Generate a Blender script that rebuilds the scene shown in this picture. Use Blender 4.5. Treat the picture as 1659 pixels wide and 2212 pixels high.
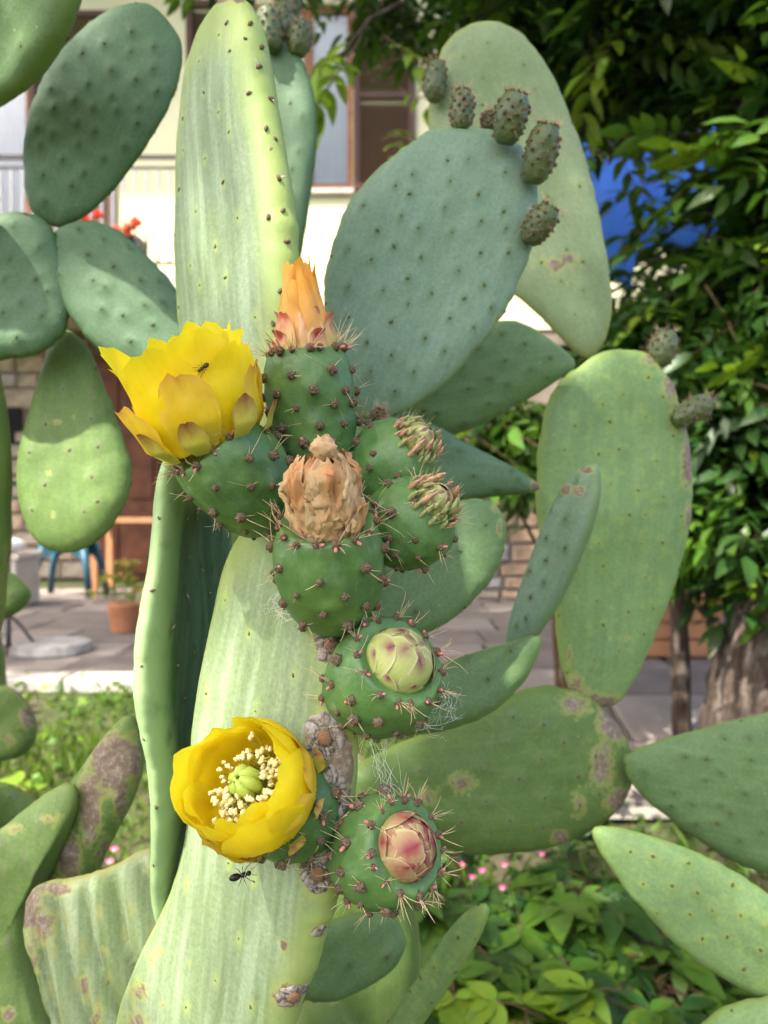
import bpy, math, random
import numpy as np
from mathutils import Vector, Matrix
from mathutils.bvhtree import BVHTree

random.seed(11)
rng = np.random.default_rng(11)
S = bpy.context.scene
for o in list(bpy.data.objects):
    bpy.data.objects.remove(o)
C = S.collection

# ------------------------------------------------------------ camera, sky, sun, exposure
CZ = 1.25                                   # camera height above the garden soil
cd = bpy.data.cameras.new('camera')
cam = bpy.data.objects.new('camera', cd); C.objects.link(cam)
cam.location = (0, 0, CZ); cam.rotation_euler = (math.radians(90), 0, 0)
cd.sensor_fit = 'HORIZONTAL'; cd.sensor_width = 4.25; cd.lens = 4.25
cd.clip_start = 0.02; cd.clip_end = 600
cd.dof.use_dof = True; cd.dof.focus_distance = 0.385; cd.dof.aperture_fstop = 1.45
S.camera = cam

TO_SUN = Vector((-0.42, -0.40, 0.86)).normalized()
w = bpy.data.worlds.new('World'); S.world = w; w.use_nodes = True
nt = w.node_tree; nt.nodes.clear()
sky = nt.nodes.new('ShaderNodeTexSky'); sky.sky_type = 'NISHITA'; sky.sun_disc = False
sky.sun_elevation = math.asin(TO_SUN.z); sky.sun_rotation = math.atan2(TO_SUN.x, TO_SUN.y)
sky.air_density = 0.8; sky.dust_density = 5.0; sky.ozone_density = 0.0
bg = nt.nodes.new('ShaderNodeBackground'); bg.inputs['Strength'].default_value = 0.15
wo = nt.nodes.new('ShaderNodeOutputWorld')
nt.links.new(sky.outputs['Color'], bg.inputs['Color']); nt.links.new(bg.outputs[0], wo.inputs[0])
sd = bpy.data.lights.new('sun', 'SUN'); sd.energy = 3.6; sd.angle = math.radians(1.0); sd.color = (1.0, 0.95, 0.86)
so = bpy.data.objects.new('sun', sd); C.objects.link(so); so.location = (0, 0, 8)
so.rotation_euler = TO_SUN.to_track_quat('Z', 'Y').to_euler()
S.view_settings.view_transform = 'Standard'; S.view_settings.look = 'None'
S.view_settings.exposure = 2.05; S.view_settings.gamma = 1.0; S.view_settings.use_curve_mapping = False
S.render.engine = 'CYCLES'
S.cycles.use_denoising = True
S.cycles.max_bounces = 8; S.cycles.transparent_max_bounces = 8; S.cycles.caustics_reflective = False; S.cycles.caustics_refractive = False

# ------------------------------------------------------------ helpers
def P(dx, dy, Y):
    """photo position (1659 wide, 2212 high) at distance Y -> world point"""
    return Vector(((dx-829.5)/1659*Y, Y, CZ-(dy-1106)/1659*Y))

def tag(o, label=None, cat=None, group=None, kind=None):
    for k, v in (('label', label), ('category', cat), ('group', group), ('kind', kind)):
        if v: o[k] = v
    return o

def empty(name, loc, label=None, cat=None, group=None):
    o = bpy.data.objects.new(name, None); C.objects.link(o); o.location = loc
    o.empty_display_size = 0.05
    return tag(o, label, cat, group)

def put(name, me, parent=None, loc=(0, 0, 0), rot=None, scale=None):
    o = bpy.data.objects.new(name, me); C.objects.link(o)
    o.parent = parent; o.location = loc
    if rot is not None:
        o.rotation_mode = 'QUATERNION'; o.rotation_quaternion = rot
    if scale is not None:
        o.scale = scale if hasattr(scale, '__len__') else (scale,)*3
    return o

def hash3(i, j, k, seed):
    h = (i*374761393 + j*668265263 + k*2147483647 + seed*1274126177) & 0xffffffff
    h = ((h ^ (h >> 13))*1274126177) & 0xffffffff
    h = ((h ^ (h >> 16))*2246822519) & 0xffffffff
    return ((h >> 8) & 0xffff)/32767.5 - 1.0

def vnoise(p, f=1.0, seed=0):
    p = np.asarray(p, dtype=float)*f
    i0 = np.floor(p).astype(np.int64); fr = p - i0; fr = fr*fr*(3-2*fr)
    r = 0
    for a in (0, 1):
        for b in (0, 1):
            for c in (0, 1):
                wgt = (fr[:, 0] if a else 1-fr[:, 0])*(fr[:, 1] if b else 1-fr[:, 1])*(fr[:, 2] if c else 1-fr[:, 2])
                r = r + wgt*hash3(i0[:, 0]+a, i0[:, 1]+b, i0[:, 2]+c, seed)
    return r

def fbm(p, f, seed=0, oct=3):
    r = 0; a = 1.0
    for k in range(oct):
        r = r + a*vnoise(p, f*2**k, seed+k*17); a *= 0.5
    return r

def mesh_from(name, v, f, mats=(), mi=None, smooth=True, uv=None, attrs=None):
    """v (n,3); f list/array of quads or tris; uv per vertex; attrs: dict of per-vertex floats"""
    me = bpy.data.meshes.new(name)
    if isinstance(f, np.ndarray):
        n, k = f.shape
        me.vertices.add(len(v)); me.vertices.foreach_set('co', np.asarray(v, dtype=np.float32).ravel())
        me.loops.add(n*k); me.loops.foreach_set('vertex_index', f.astype(np.int32).ravel())
        me.polygons.add(n); me.polygons.foreach_set('loop_start', np.arange(0, n*k, k, dtype=np.int32))
        me.update(calc_edges=True)
    else:
        me.from_pydata([tuple(x) for x in v], [], f)
    for m in mats: me.materials.append(m)
    npoly = len(me.polygons)
    if mi is not None: me.polygons.foreach_set('material_index', np.asarray(mi, dtype=np.int32))
    if smooth: me.polygons.foreach_set('use_smooth', np.ones(npoly, dtype=bool))
    if uv is not None:
        l = me.uv_layers.new(name='UVMap')
        vi = np.empty(len(me.loops), dtype=np.int32); me.loops.foreach_get('vertex_index', vi)
        l.data.foreach_set('uv', np.asarray(uv, dtype=np.float32)[vi].ravel())
    for k, a in (attrs or {}).items():
        at = me.attributes.new(k, 'FLOAT', 'POINT'); at.data.foreach_set('value', np.asarray(a, dtype=np.float32))
    me.update()
    return me

class MB:
    """collects simple shapes into one mesh"""
    def __init__(s): s.v = []; s.f = []; s.m = []
    def add(s, v, f, m=0):
        b = len(s.v); s.v += [Vector(x) for x in v]; s.f += [tuple(i+b for i in q) for q in f]; s.m += [m]*len(f)
    def box(s, x0, x1, y0, y1, z0, z1, m=0):
        s.add([(x0, y0, z0), (x1, y0, z0), (x1, y1, z0), (x0, y1, z0), (x0, y0, z1), (x1, y0, z1), (x1, y1, z1), (x0, y1, z1)],
              [(0, 3, 2, 1), (4, 5, 6, 7), (0, 1, 5, 4), (1, 2, 6, 5), (2, 3, 7, 6), (3, 0, 4, 7)], m)
    def tube(s, pts, rad, n=6, m=0, cap=True):
        pts = [Vector(p) for p in pts]; rings = []
        ref = Vector((0.13, 0.31, 0.94))
        for i, p in enumerate(pts):
            d = (pts[min(i+1, len(pts)-1)] - pts[max(i-1, 0)]).normalized()
            a = d.cross(ref)
            if a.length < 0.1: a = d.cross(Vector((1, 0, 0)))
            a.normalize(); b = d.cross(a)
            r = rad[i] if hasattr(rad, '__len__') else rad
            rings.append([p + (a*math.cos(t) + b*math.sin(t))*r for t in [2*math.pi*k/n for k in range(n)]])
        v = [q for r in rings for q in r]; f = []
        for i in range(len(pts)-1):
            for k in range(n):
                f.append((i*n+k, i*n+(k+1) % n, (i+1)*n+(k+1) % n, (i+1)*n+k))
        if cap:
            f.append(tuple(range(n-1, -1, -1))); f.append(tuple(len(v)-n+k for k in range(n)))
        s.add(v, f, m)
    def ball(s, c, r, n=8, k=6, m=0, seed=0, amp=0.0, sc=(1, 1, 1)):
        c = Vector(c); v = []; f = []
        for j in range(k+1):
            th = math.pi*j/k
            for i in range(n):
                ph = 2*math.pi*i/n
                d = Vector((math.sin(th)*math.cos(ph), math.sin(th)*math.sin(ph), math.cos(th)))
                rr = r
                if amp and 0 < j < k: rr = r*(1+amp*math.sin(seed*7.1+i*2.9+j*4.7))
                v.append(c + Vector((d.x*sc[0], d.y*sc[1], d.z*sc[2]))*rr)
        for j in range(k):
            for i in range(n):
                f.append((j*n+i, (j+1)*n+i, (j+1)*n+(i+1) % n, j*n+(i+1) % n))
        s.add(v, f, m)
    def mesh(s, name, mats, smooth=False, origin=(0, 0, 0), uv=None, attrs=None):
        o = Vector(origin)
        return mesh_from(name, [x-o for x in s.v], s.f, mats, s.m, smooth, uv, attrs)

# ------------------------------------------------------------ materials
def lin(r, g, b):
    f = lambda c: (c/255/12.92) if c/255 <= 0.04045 else ((c/255+0.055)/1.055)**2.4
    return (f(r), f(g), f(b), 1)
def col(c, k=1.0): return (c[0]*k, c[1]*k, c[2]*k, 1)

class NT:
    def __init__(s, name):
        s.m = bpy.data.materials.new(name); s.m.use_nodes = True
        s.t = s.m.node_tree; s.b = s.t.nodes['Principled BSDF']; s.out = s.t.nodes['Material Output']
    def n(s, typ, **kw):
        x = s.t.nodes.new(typ)
        for k, v in kw.items(): setattr(x, k, v)
        return x
    def set(s, node, **kw):
        for k, v in kw.items():
            i = node.inputs[k.replace('_', ' ')]
            if isinstance(v, bpy.types.NodeSocket): s.t.links.new(v, i)
            else: i.default_value = v
        return node
    def noise(s, vec, scale, detail=4, rough=0.55, dist=0.0):
        x = s.n('ShaderNodeTexNoise'); s.set(x, Scale=scale, Detail=detail, Roughness=rough, Distortion=dist)
        if vec is not None: s.t.links.new(vec, x.inputs['Vector'])
        return x.outputs['Fac']
    def ramp(s, fac, stops):
        x = s.n('ShaderNodeValToRGB'); s.t.links.new(fac, x.inputs[0])
        e = x.color_ramp.elements
        while len(e) < len(stops): e.new(0.5)
        for q, (p, c) in zip(e, stops):
            q.position = p; q.color = c if len(c) == 4 else (*c, 1)
        return x.outputs[0]
    def mix(s, fac, a, b, mode='MIX'):
        x = s.n('ShaderNodeMix', data_type='RGBA', blend_type=mode)
        for i, v in ((0, fac), (6, a), (7, b)):
            if isinstance(v, bpy.types.NodeSocket): s.t.links.new(v, x.inputs[i])
            else: x.inputs[i].default_value = v
        return x.outputs[2]
    def math(s, op, a, b=0.0, c=None, clamp=False):
        x = s.n('ShaderNodeMath', operation=op, use_clamp=clamp)
        for i, v in ((0, a), (1, b), (2, c)):
            if v is None: continue
            if isinstance(v, bpy.types.NodeSocket): s.t.links.new(v, x.inputs[i])
            else: x.inputs[i].default_value = v
        return x.outputs[0]
    def mapr(s, v, a, b, c=0.0, d=1.0):
        x = s.n('ShaderNodeMapRange'); s.set(x, Value=v, From_Min=a, From_Max=b, To_Min=c, To_Max=d); return x.outputs[0]
    def attr(s, name): return s.n('ShaderNodeAttribute', attribute_name=name).outputs['Fac']
    def obj(s): return s.n('ShaderNodeTexCoord').outputs['Object']
    def uv(s): return s.n('ShaderNodeTexCoord').outputs['UV']
    def scaled(s, vec, sc, loc=(0, 0, 0)):
        x = s.n('ShaderNodeMapping'); s.t.links.new(vec, x.inputs[0]); x.inputs['Scale'].default_value = sc
        x.inputs['Location'].default_value = loc
        return x.outputs[0]
    def bump(s, h, strength=0.3, dist=0.01, normal=None):
        x = s.n('ShaderNodeBump'); s.set(x, Height=h, Strength=strength, Distance=dist)
        if normal is not None: s.t.links.new(normal, x.inputs['Normal'])
        return x.outputs[0]
    def fin(s, color=None, rough=0.6, normal=None, spec=0.3, **kw):
        if color is not None: s.set(s.b, Base_Color=color)
        s.set(s.b, Roughness=rough)
        s.b.inputs['Specular IOR Level'].default_value = spec
        if normal is not None: s.set(s.b, Normal=normal)
        for k, v in kw.items(): s.set(s.b, **{k: v})
        return s.m
    def thin(s, color, weight, normal=None):
        """adds light shining through a thin sheet"""
        tr = s.n('ShaderNodeBsdfTranslucent')
        s.set(tr, Color=color)
        mx = s.n('ShaderNodeMixShader'); mx.inputs[0].default_value = weight
        s.t.links.new(s.b.outputs[0], mx.inputs[1]); s.t.links.new(tr.outputs[0], mx.inputs[2])
        s.t.links.new(mx.outputs[0], s.out.inputs[0])
        return s.m

MAT = {}
def simple(name, c, rough=0.7, var=0.25, scale=8.0, bump=0.0, spec=0.3, metal=0.0):
    k = NT(name); o = k.obj(); n = k.noise(o, scale, 5)
    c1 = col(c, 1-var); c2 = col(c, 1+var)
    cc = k.ramp(n, [(0.3, c1), (0.7, c2)])
    nm = k.bump(k.noise(o, scale*4, 6), bump, 0.01) if bump else None
    MAT[name] = k.fin(cc, rough, nm, spec, Metallic=metal)
    return MAT[name]

def pad_mat(name, base, base2, rim, streak=0.5, cork=((0.13, 0.10, 0.075), (0.35, 0.295, 0.235)), sss=0.0, spotc=None, mottle=0.0):
    k = NT(name); uv = k.uv(); ob = k.obj()
    rnd = k.n('ShaderNodeObjectInfo').outputs['Random']
    big = k.noise(k.scaled(ob, (9, 9, 9)), 1.0, 3)
    c = k.mix(k.mapr(big, 0.35, 0.65), base, base2)
    st = k.noise(k.scaled(uv, (105, 7, 1)), 1.0, 4, 0.6, 0.35)        # veins running along the pad
    c = k.mix(k.math('MULTIPLY', k.mapr(st, 0.44, 0.64), streak), c, (base[0]*1.5, base[1]*1.45, base[2]*1.6, 1))
    st2 = k.noise(k.scaled(uv, (60, 5, 1), (3.1, 7.7, 0)), 1.0, 3, 0.6, 0.3)
    c = k.mix(k.math('MULTIPLY', k.mapr(st2, 0.48, 0.66), streak*0.8), c, col(base2, 0.62))
    if mottle:
        mo = k.noise(k.scaled(ob, (95, 95, 95)), 1.0, 3, 0.5)
        c = k.mix(k.math('MULTIPLY', k.mapr(mo, 0.52, 0.68), mottle), c, col(rim, 1.15))
    fine = k.noise(k.scaled(ob, (420, 420, 420)), 1.0, 3)
    c = k.mix(1.0, c, k.ramp(fine, [(0.3, (0.84, 0.84, 0.84, 1)), (0.7, (1.12, 1.12, 1.12, 1))]), 'MULTIPLY')
    rm = k.math('MULTIPLY', k.attr('rim'), k.mapr(k.noise(k.scaled(ob, (30, 30, 30)), 1.0), 0.12, 0.45), clamp=True)
    c = k.mix(rm, c, rim)
    sp = k.attr('spot')
    c = k.mix(k.mapr(sp, 0.15, 0.8, 0, 0.5), c, spotc or col(rim, 1.1))
    ck = k.math('ADD', k.attr('cork'), k.math('MULTIPLY', k.math('SUBTRACT', k.noise(k.scaled(ob, (140, 140, 140)), 1.0, 5, 0.65), 0.5), 0.9))
    cm = k.mapr(ck, 0.42, 0.56)
    cc = k.ramp(k.noise(k.scaled(ob, (220, 220, 220)), 1.0, 5, 0.7), [(0.32, cork[0]), (0.5, (cork[0][0]*1.5, cork[0][1]*1.4, cork[0][2]*1.3)), (0.7, cork[1])])
    hal = k.mapr(ck, 0.26, 0.42)
    c = k.mix(k.math('MULTIPLY', hal, 0.5), c, (0.36, 0.36, 0.10, 1))
    c = k.mix(cm, c, cc)
    # specks of dust and old pricks
    vo = k.n('ShaderNodeTexVoronoi'); k.set(vo, Vector=k.scaled(ob, (75, 75, 75)), Scale=1.0, Randomness=1.0)
    vn = k.noise(k.scaled(ob, (14, 14, 14)), 1.0, 2)
    dot = k.math('MULTIPLY', k.mapr(vo.outputs['Distance'], 0.10, 0.05), k.mapr(vn, 0.52, 0.62), clamp=True)
    c = k.mix(k.math('MULTIPLY', dot, 0.55), c, (0.42, 0.38, 0.27, 1))
    h = k.math('ADD', k.math('MULTIPLY', st, 0.5), k.math('MULTIPLY', k.noise(k.scaled(ob, (60, 60, 60)), 1.0, 5), 0.8))
    h = k.math('ADD', h, k.math('MULTIPLY', cm, k.noise(k.scaled(ob, (400, 400, 400)), 1.0, 4)))
    nm = k.bump(h, 0.35, 0.0016)
    nm = k.bump(fine, 0.2, 0.0008, nm)
    ro = k.mapr(big, 0.3, 0.7, 0.5, 0.68)
    kw = {}
    k.fin(c, ro, nm, 0.32)
    if sss:
        k.b.inputs['Subsurface Weight'].default_value = sss
        k.b.inputs['Subsurface Radius'].default_value = (0.35, 0.6, 0.15)
        k.b.inputs['Subsurface Scale'].default_value = 0.006
    MAT[name] = k.m
    return k.m

def tone(r, g, b, k=0.595):
    c = lin(r, g, b); return (c[0]*k*1.05, c[1]*k*0.98, c[2]*k*0.83, 1)

pad_mat('pad_pale', tone(157, 183, 151), tone(149, 177, 130), tone(184, 212, 128), 0.75, sss=0.1)
pad_mat('pad_pale2', tone(148, 170, 136), tone(140, 170, 112), tone(170, 175, 110), 1.0, sss=0.1)
pad_mat('pad_blue', tone(144, 178, 160), tone(130, 168, 146), tone(140, 175, 130), 0.18, spotc=tone(96, 132, 80))
pad_mat('pad_teal', tone(116, 152, 122), tone(102, 140, 105), tone(100, 140, 80), 0.15, spotc=tone(74, 108, 66))
pad_mat('pad_lime', tone(141, 181, 118), tone(130, 168, 116), tone(158, 190, 110), 0.2, mottle=0.45, spotc=tone(160, 185, 95))
pad_mat('pad_olive', tone(120, 154, 88), tone(106, 140, 76), tone(132, 160, 88), 0.2, mottle=0.35, spotc=tone(140, 150, 120))
pad_mat('pad_mid', tone(122, 158, 112), tone(108, 146, 94), tone(136, 170, 104), 0.2, mottle=0.15, spotc=tone(84, 112, 66))
pad_mat('pad_edge', tone(84, 122, 92), tone(66, 108, 70), tone(182, 222, 164), 0.7, sss=0.1, spotc=tone(60, 90, 60))  # dark face colour stands in for shade, pale rim for light it catches
pad_mat('pad_silver', tone(160, 184, 146), tone(148, 178, 136), tone(170, 190, 120), 0.12, mottle=0.12, spotc=tone(140, 160, 100))

def fruit_mat(name, base, base2, hi):
    k = NT(name); ob = k.obj()
    big = k.noise(k.scaled(ob, (55, 55, 40)), 1.0, 4)
    c = k.ramp(big, [(0.32, base2), (0.52, base), (0.72, hi)])
    fine = k.noise(k.scaled(ob, (700, 700, 700)), 1.0, 3)
    c = k.mix(0.2, c, k.ramp(fine, [(0.3, col(base, 0.6)), (0.7, col(base, 1.5))]))
    bl = k.noise(k.scaled(ob, (120, 120, 60)), 1.0, 5, 0.7)
    c = k.mix(k.math('MULTIPLY', k.mapr(bl, 0.52, 0.75), 0.5), c, (0.20, 0.28, 0.17, 1))     # waxy bloom
    nm = k.bump(k.noise(k.scaled(ob, (170, 170, 170)), 1.0, 4), 0.3, 0.0012)
    nm = k.bump(fine, 0.35, 0.0004, nm)
    k.fin(c, k.mapr(big, 0.3, 0.7, 0.36, 0.55), nm, 0.45)
    k.b.inputs['Subsurface Weight'].default_value = 0.12
    k.b.inputs['Subsurface Radius'].default_value = (0.3, 0.6, 0.15)
    k.b.inputs['Subsurface Scale'].default_value = 0.004
    MAT[name] = k.m
fruit_mat('fruit_green', (0.078, 0.168, 0.040, 1), (0.046, 0.110, 0.034, 1), (0.130, 0.240, 0.055, 1))
fruit_mat('bud_green', (0.082, 0.180, 0.044, 1), (0.052, 0.125, 0.038, 1), (0.145, 0.27, 0.070, 1))

def wool(name, c0, c1):
    k = NT(name); ob = k.obj()
    n = k.noise(k.scaled(ob, (1400, 1400, 1400)), 1.0, 4, 0.7)
    k.fin(k.ramp(n, [(0.3, c0), (0.7, c1)]), 0.9, k.bump(n, 0.9, 0.0008), 0.1); MAT[name] = k.m
wool('areole_wool', (0.055, 0.035, 0.022, 1), (0.31, 0.22, 0.14, 1))
wool('areole_dark', (0.07, 0.085, 0.03, 1), (0.15, 0.15, 0.06, 1))
wool('scar_knob', (0.16, 0.085, 0.045, 1), (0.36, 0.21, 0.12, 1))
simple('spine', (0.56, 0.43, 0.25), 0.5, 0.25, 300)
simple('spine_white', (0.68, 0.64, 0.55), 0.5, 0.15, 300)
simple('scale_pink', (0.55, 0.20, 0.17), 0.5, 0.35, 500)
simple('scale_orange', (0.52, 0.30, 0.19), 0.5, 0.35, 500)
simple('scale_green', (0.30, 0.34, 0.13), 0.5, 0.4, 260)
simple('anther', (0.90, 0.80, 0.42), 0.8, 0.15, 900)
simple('filament', (0.72, 0.62, 0.10), 0.5, 0.15, 500)
simple('cobweb', (0.82, 0.84, 0.80), 0.6, 0.1, 300)
simple('insect_black', (0.012, 0.010, 0.009), 0.35, 0.3, 800)
simple('ant_brown', (0.075, 0.03, 0.014), 0.3, 0.3, 800)

def petal_mat(name, base, mid, tip, stain=None, weight=0.5, vein=0.12, rough=0.45):
    """UV: u across (-1..1 -> 0..1), v along"""
    k = NT(name); uv = k.uv(); ob = k.obj()
    sx = k.n('ShaderNodeSeparateXYZ'); k.t.links.new(uv, sx.inputs[0])
    c = k.ramp(sx.outputs['Y'], [(0.0, base), (0.45, mid), (1.0, tip)])
    ve = k.noise(k.scaled(uv, (34, 1.5, 1)), 1.0, 3, 0.6, 0.25)
    c = k.mix(k.math('MULTIPLY', k.mapr(ve, 0.4, 0.7), vein), c, col(mid, 0.72))
    bl = k.noise(k.scaled(ob, (90, 90, 90)), 1.0, 4)
    c = k.mix(k.math('MULTIPLY', k.mapr(bl, 0.55, 0.75), 0.35), c, col(tip, 1.1))
    if stain:
        ac = k.math('ABSOLUTE', k.math('SUBTRACT', sx.outputs['X'], 0.5))
        st = k.math('MULTIPLY', k.mapr(sx.outputs['Y'], stain[1], stain[2]), k.mapr(ac, 0.44, 0.02))
        st = k.math('MULTIPLY', st, k.mapr(bl, 0.25, 0.5), clamp=True)
        c = k.mix(st, c, stain[0])
        if len(stain) > 3:
            c = k.mix(k.mapr(ac, 0.42, 0.5), c, stain[3])
    h = k.math('ADD', ve, k.noise(k.scaled(ob, (250, 250, 250)), 1.0, 4))
    nm = k.bump(h, 0.25, 0.0012)
    k.fin(c, rough, nm, 0.3)
    MAT[name] = k.thin(c, weight)
Y_ = (0.84, 0.62, 0.014, 1)
petal_mat('petal_yellow', (0.88, 0.72, 0.03, 1), (0.95, 0.79, 0.012, 1), (0.95, 0.80, 0.03, 1))
petal_mat('petal_outer', (0.66, 0.62, 0.09, 1), (0.90, 0.71, 0.03, 1), (0.88, 0.66, 0.10, 1), ((0.66, 0.34, 0.10, 1), 0.86, 1.0), vein=0.2)
petal_mat('sepal_red', (0.42, 0.42, 0.07, 1), (0.62, 0.55, 0.08, 1), (0.50, 0.36, 0.10, 1), ((0.24, 0.03, 0.03, 1), 0.45, 1.05), weight=0.22)
petal_mat('petal_orange', (0.78, 0.46, 0.16, 1), (0.86, 0.46, 0.13, 1), (0.80, 0.40, 0.03, 1), ((0.80, 0.28, 0.02, 1), 0.75, 1.0), vein=0.55, weight=0.3)
petal_mat('petal_peach', (0.76, 0.56, 0.22, 1), (0.84, 0.50, 0.26, 1), (0.80, 0.46, 0.28, 1), ((0.7, 0.26, 0.08, 1), 0.3, 0.9), vein=0.5, weight=0.28)
petal_mat('sepal_pink', (0.60, 0.54, 0.09, 1), (0.66, 0.52, 0.16, 1), (0.66, 0.36, 0.20, 1), ((0.50, 0.045, 0.075, 1), 0.45, 0.72), weight=0.2)
petal_mat('petal_dry', (0.60, 0.38, 0.19, 1), (0.74, 0.52, 0.27, 1), (0.80, 0.62, 0.36, 1), ((0.60, 0.28, 0.11, 1), 0.1, 0.6), vein=0.5, weight=0.22, rough=0.7)
petal_mat('sepal_maroon', (0.45, 0.40, 0.10, 1), (0.52, 0.36, 0.14, 1), (0.30, 0.08, 0.12, 1), ((0.17, 0.006, 0.055, 1), 0.3, 0.6), weight=0.15, rough=0.6)
petal_mat('bud_sepal', (0.36, 0.46, 0.10, 1), (0.46, 0.52, 0.16, 1), (0.48, 0.45, 0.18, 1), ((0.20, 0.045, 0.07, 1), 0.52, 0.86, (0.60, 0.58, 0.30, 1)), weight=0.12, vein=0.25)
petal_mat('bud_sepal_red', (0.38, 0.36, 0.12, 1), (0.44, 0.34, 0.16, 1), (0.40, 0.22, 0.12, 1), ((0.26, 0.04, 0.05, 1), 0.25, 0.6, (0.52, 0.48, 0.24, 1)), weight=0.12, vein=0.3)
petal_mat('stigma_green', (0.34, 0.50, 0.05, 1), (0.42, 0.58, 0.07, 1), (0.50, 0.64, 0.12, 1), weight=0.1, vein=0.1, rough=0.35)

def scar_mat():
    k = NT('scar_cork'); ob = k.obj()
    a = k.noise(k.scaled(ob, (260, 260, 260)), 1.0, 6, 0.75, 0.4)
    b = k.noise(k.scaled(ob, (75, 75, 75)), 1.0, 3)
    c = k.ramp(a, [(0.28, (0.05, 0.038, 0.03, 1)), (0.42, (0.20, 0.165, 0.135, 1)), (0.55, (0.37, 0.335, 0.29, 1)), (0.72, (0.52, 0.495, 0.46, 1))])
    c = k.mix(k.mapr(b, 0.55, 0.75, 0, 0.6), c, (0.42, 0.28, 0.11, 1))
    c = k.mix(k.attr('crack'), c, (0.02, 0.015, 0.012, 1))
    k.fin(c, 0.85, k.bump(a, 0.8, 0.0016), 0.15); MAT['scar_cork'] = k.m
scar_mat()
# ------------------------------------------------------------ ground level
TERR = 0.53
def ground_z(x, y):
    z = 0.53*np.clip((np.asarray(y, dtype=float)-0.9)/2.5, 0, 1)
    return z

# ------------------------------------------------------------ cactus pads
def smooth_closed(pts, n):
    p = np.asarray(pts, dtype=float); m = len(p); out = []
    for i in range(m):
        p0, p1, p2, p3 = p[(i-1) % m], p[i], p[(i+1) % m], p[(i+2) % m]
        for t in np.linspace(0, 1, 16, endpoint=False):
            out.append(0.5*((2*p1)+(-p0+p2)*t+(2*p0-5*p1+4*p2-p3)*t*t+(-p0+3*p1-3*p2+p3)*t**3))
    out = np.array(out)
    d = np.r_[0, np.cumsum(np.linalg.norm(np.diff(np.vstack([out, out[:1]]), axis=0), axis=1))]
    o2 = np.vstack([out, out[:1]])
    s = np.linspace(0, d[-1], n, endpoint=False)
    return np.c_[np.interp(s, d, o2[:, 0]), np.interp(s, d, o2[:, 1])]

def plane_of(pl):
    """('g', dx, dy, Y, gx, gz): distance grows gx per metre right, gz per metre up; or three photo points with distances"""
    if pl[0] == 'g':
        _, dx, dy, Y, gx, gz = pl
        return P(dx, dy, Y), Vector((gx, -1.0, gz)).normalized()
    a, b, c = [P(*q) for q in pl]
    n = (b-a).cross(c-a).normalized()
    if n.dot(a-Vector((0, 0, CZ))) > 0: n = -n
    return a, n

AREOLE = {}
def areole_mesh(kind, seed):
    """wool tuft with spines (kind: fruit, crown, pad, dot)"""
    r = random.Random(seed*97+hash(kind) % 1 + len(kind))
    b = MB()
    if kind == 'dot':
        b.ball((0, 0, 0.0003), 0.0021, 8, 5, 0, seed, 0.15, (0.85, 1.2, 0.5))
    elif kind == 'pad':
        b.ball((0, 0, 0.0003), 0.0017, 8, 5, 0, seed, 0.2, (0.8, 1.35, 0.7))
        if seed % 3 == 0:
            L = r.uniform(0.005, 0.010); a = r.uniform(0, 6.28)
            q = Vector((math.cos(a)*0.8, math.sin(a)*0.8, 0.6)).normalized()
            b.tube([(0, 0, 0), q*L*0.5, q*L+Vector((0, 0, -0.001))], [0.0003, 0.00022, 0.00005], 4, 1)
    else:
        R = r.uniform(0.0019, 0.0026) if kind == 'fruit' else r.uniform(0.0017, 0.0022)
        b.ball((0, 0, R*0.35), R, 10, 7, 0, seed, 0.22, (1, 1, 0.95))
        for q in range(7):       # stubby tufts that roughen the wool
            a = r.uniform(0, 6.28); e = r.uniform(0.2, 1.3)
            d = Vector((math.cos(a)*math.cos(e), math.sin(a)*math.cos(e), math.sin(e)))
            b.ball(d*R*0.85+Vector((0, 0, R*0.3)), R*r.uniform(0.25, 0.42), 5, 4, 0, q, 0.3)
        nsp = r.choice([0, 0, 1, 1, 1, 2, 2, 3]) if kind == 'fruit' else r.randint(3, 6)
        a0 = r.uniform(0, 6.28)
        for q in range(nsp):
            a = a0+r.gauss(0, 0.8); e = r.uniform(0.25, 1.2) if kind == 'fruit' else r.uniform(0.7, 1.45)
            L = r.uniform(0.005, 0.0125) if kind == 'fruit' else r.uniform(0.007, 0.0145)
            d = Vector((math.cos(a)*math.cos(e), math.sin(a)*math.cos(e), math.sin(e)))
            s = Vector((r.gauss(0, 1), r.gauss(0, 1), r.gauss(0, 1)))*L*0.12
            t = r.uniform(0.00016, 0.00026)
            b.tube([d*R*0.6, d*L*0.4+s*0.3, d*L*0.75+s, d*L+s*1.9], [t, t*0.9, t*0.7, t*0.25], 4, 1)
        if kind == 'crown' or r.random() < 0.35:      # little withered leaf
            a = r.uniform(0, 6.28); L = r.uniform(0.0022, 0.0042)
            d = Vector((math.cos(a)*0.6, math.sin(a)*0.6, 0.55)).normalized()
            b.tube([d*R*0.7, d*(R*0.7+L*0.4), d*(R*0.7+L*0.85), d*(R*0.7+L)], [R*0.3, R*0.42, R*0.36, R*0.1], 7, 2)
    m = {'dot': ['areole_dark'], 'pad': ['areole_wool', 'spine_white']}.get(kind, ['areole_wool', 'spine', 'scale_pink'])
    return b.mesh('areole', [MAT[x] for x in m], True)
for kd, n in (('dot', 3), ('pad', 6), ('fruit', 14), ('crown', 10)):
    AREOLE[kd] = [areole_mesh(kd, i) for i in range(n)]

def zrot(nv, spin=0.0):
    nv = Vector(nv).normalized()
    return nv.to_track_quat('Z', 'Y') @ Matrix.Rotation(spin, 3, 'Z').to_quaternion()

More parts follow.
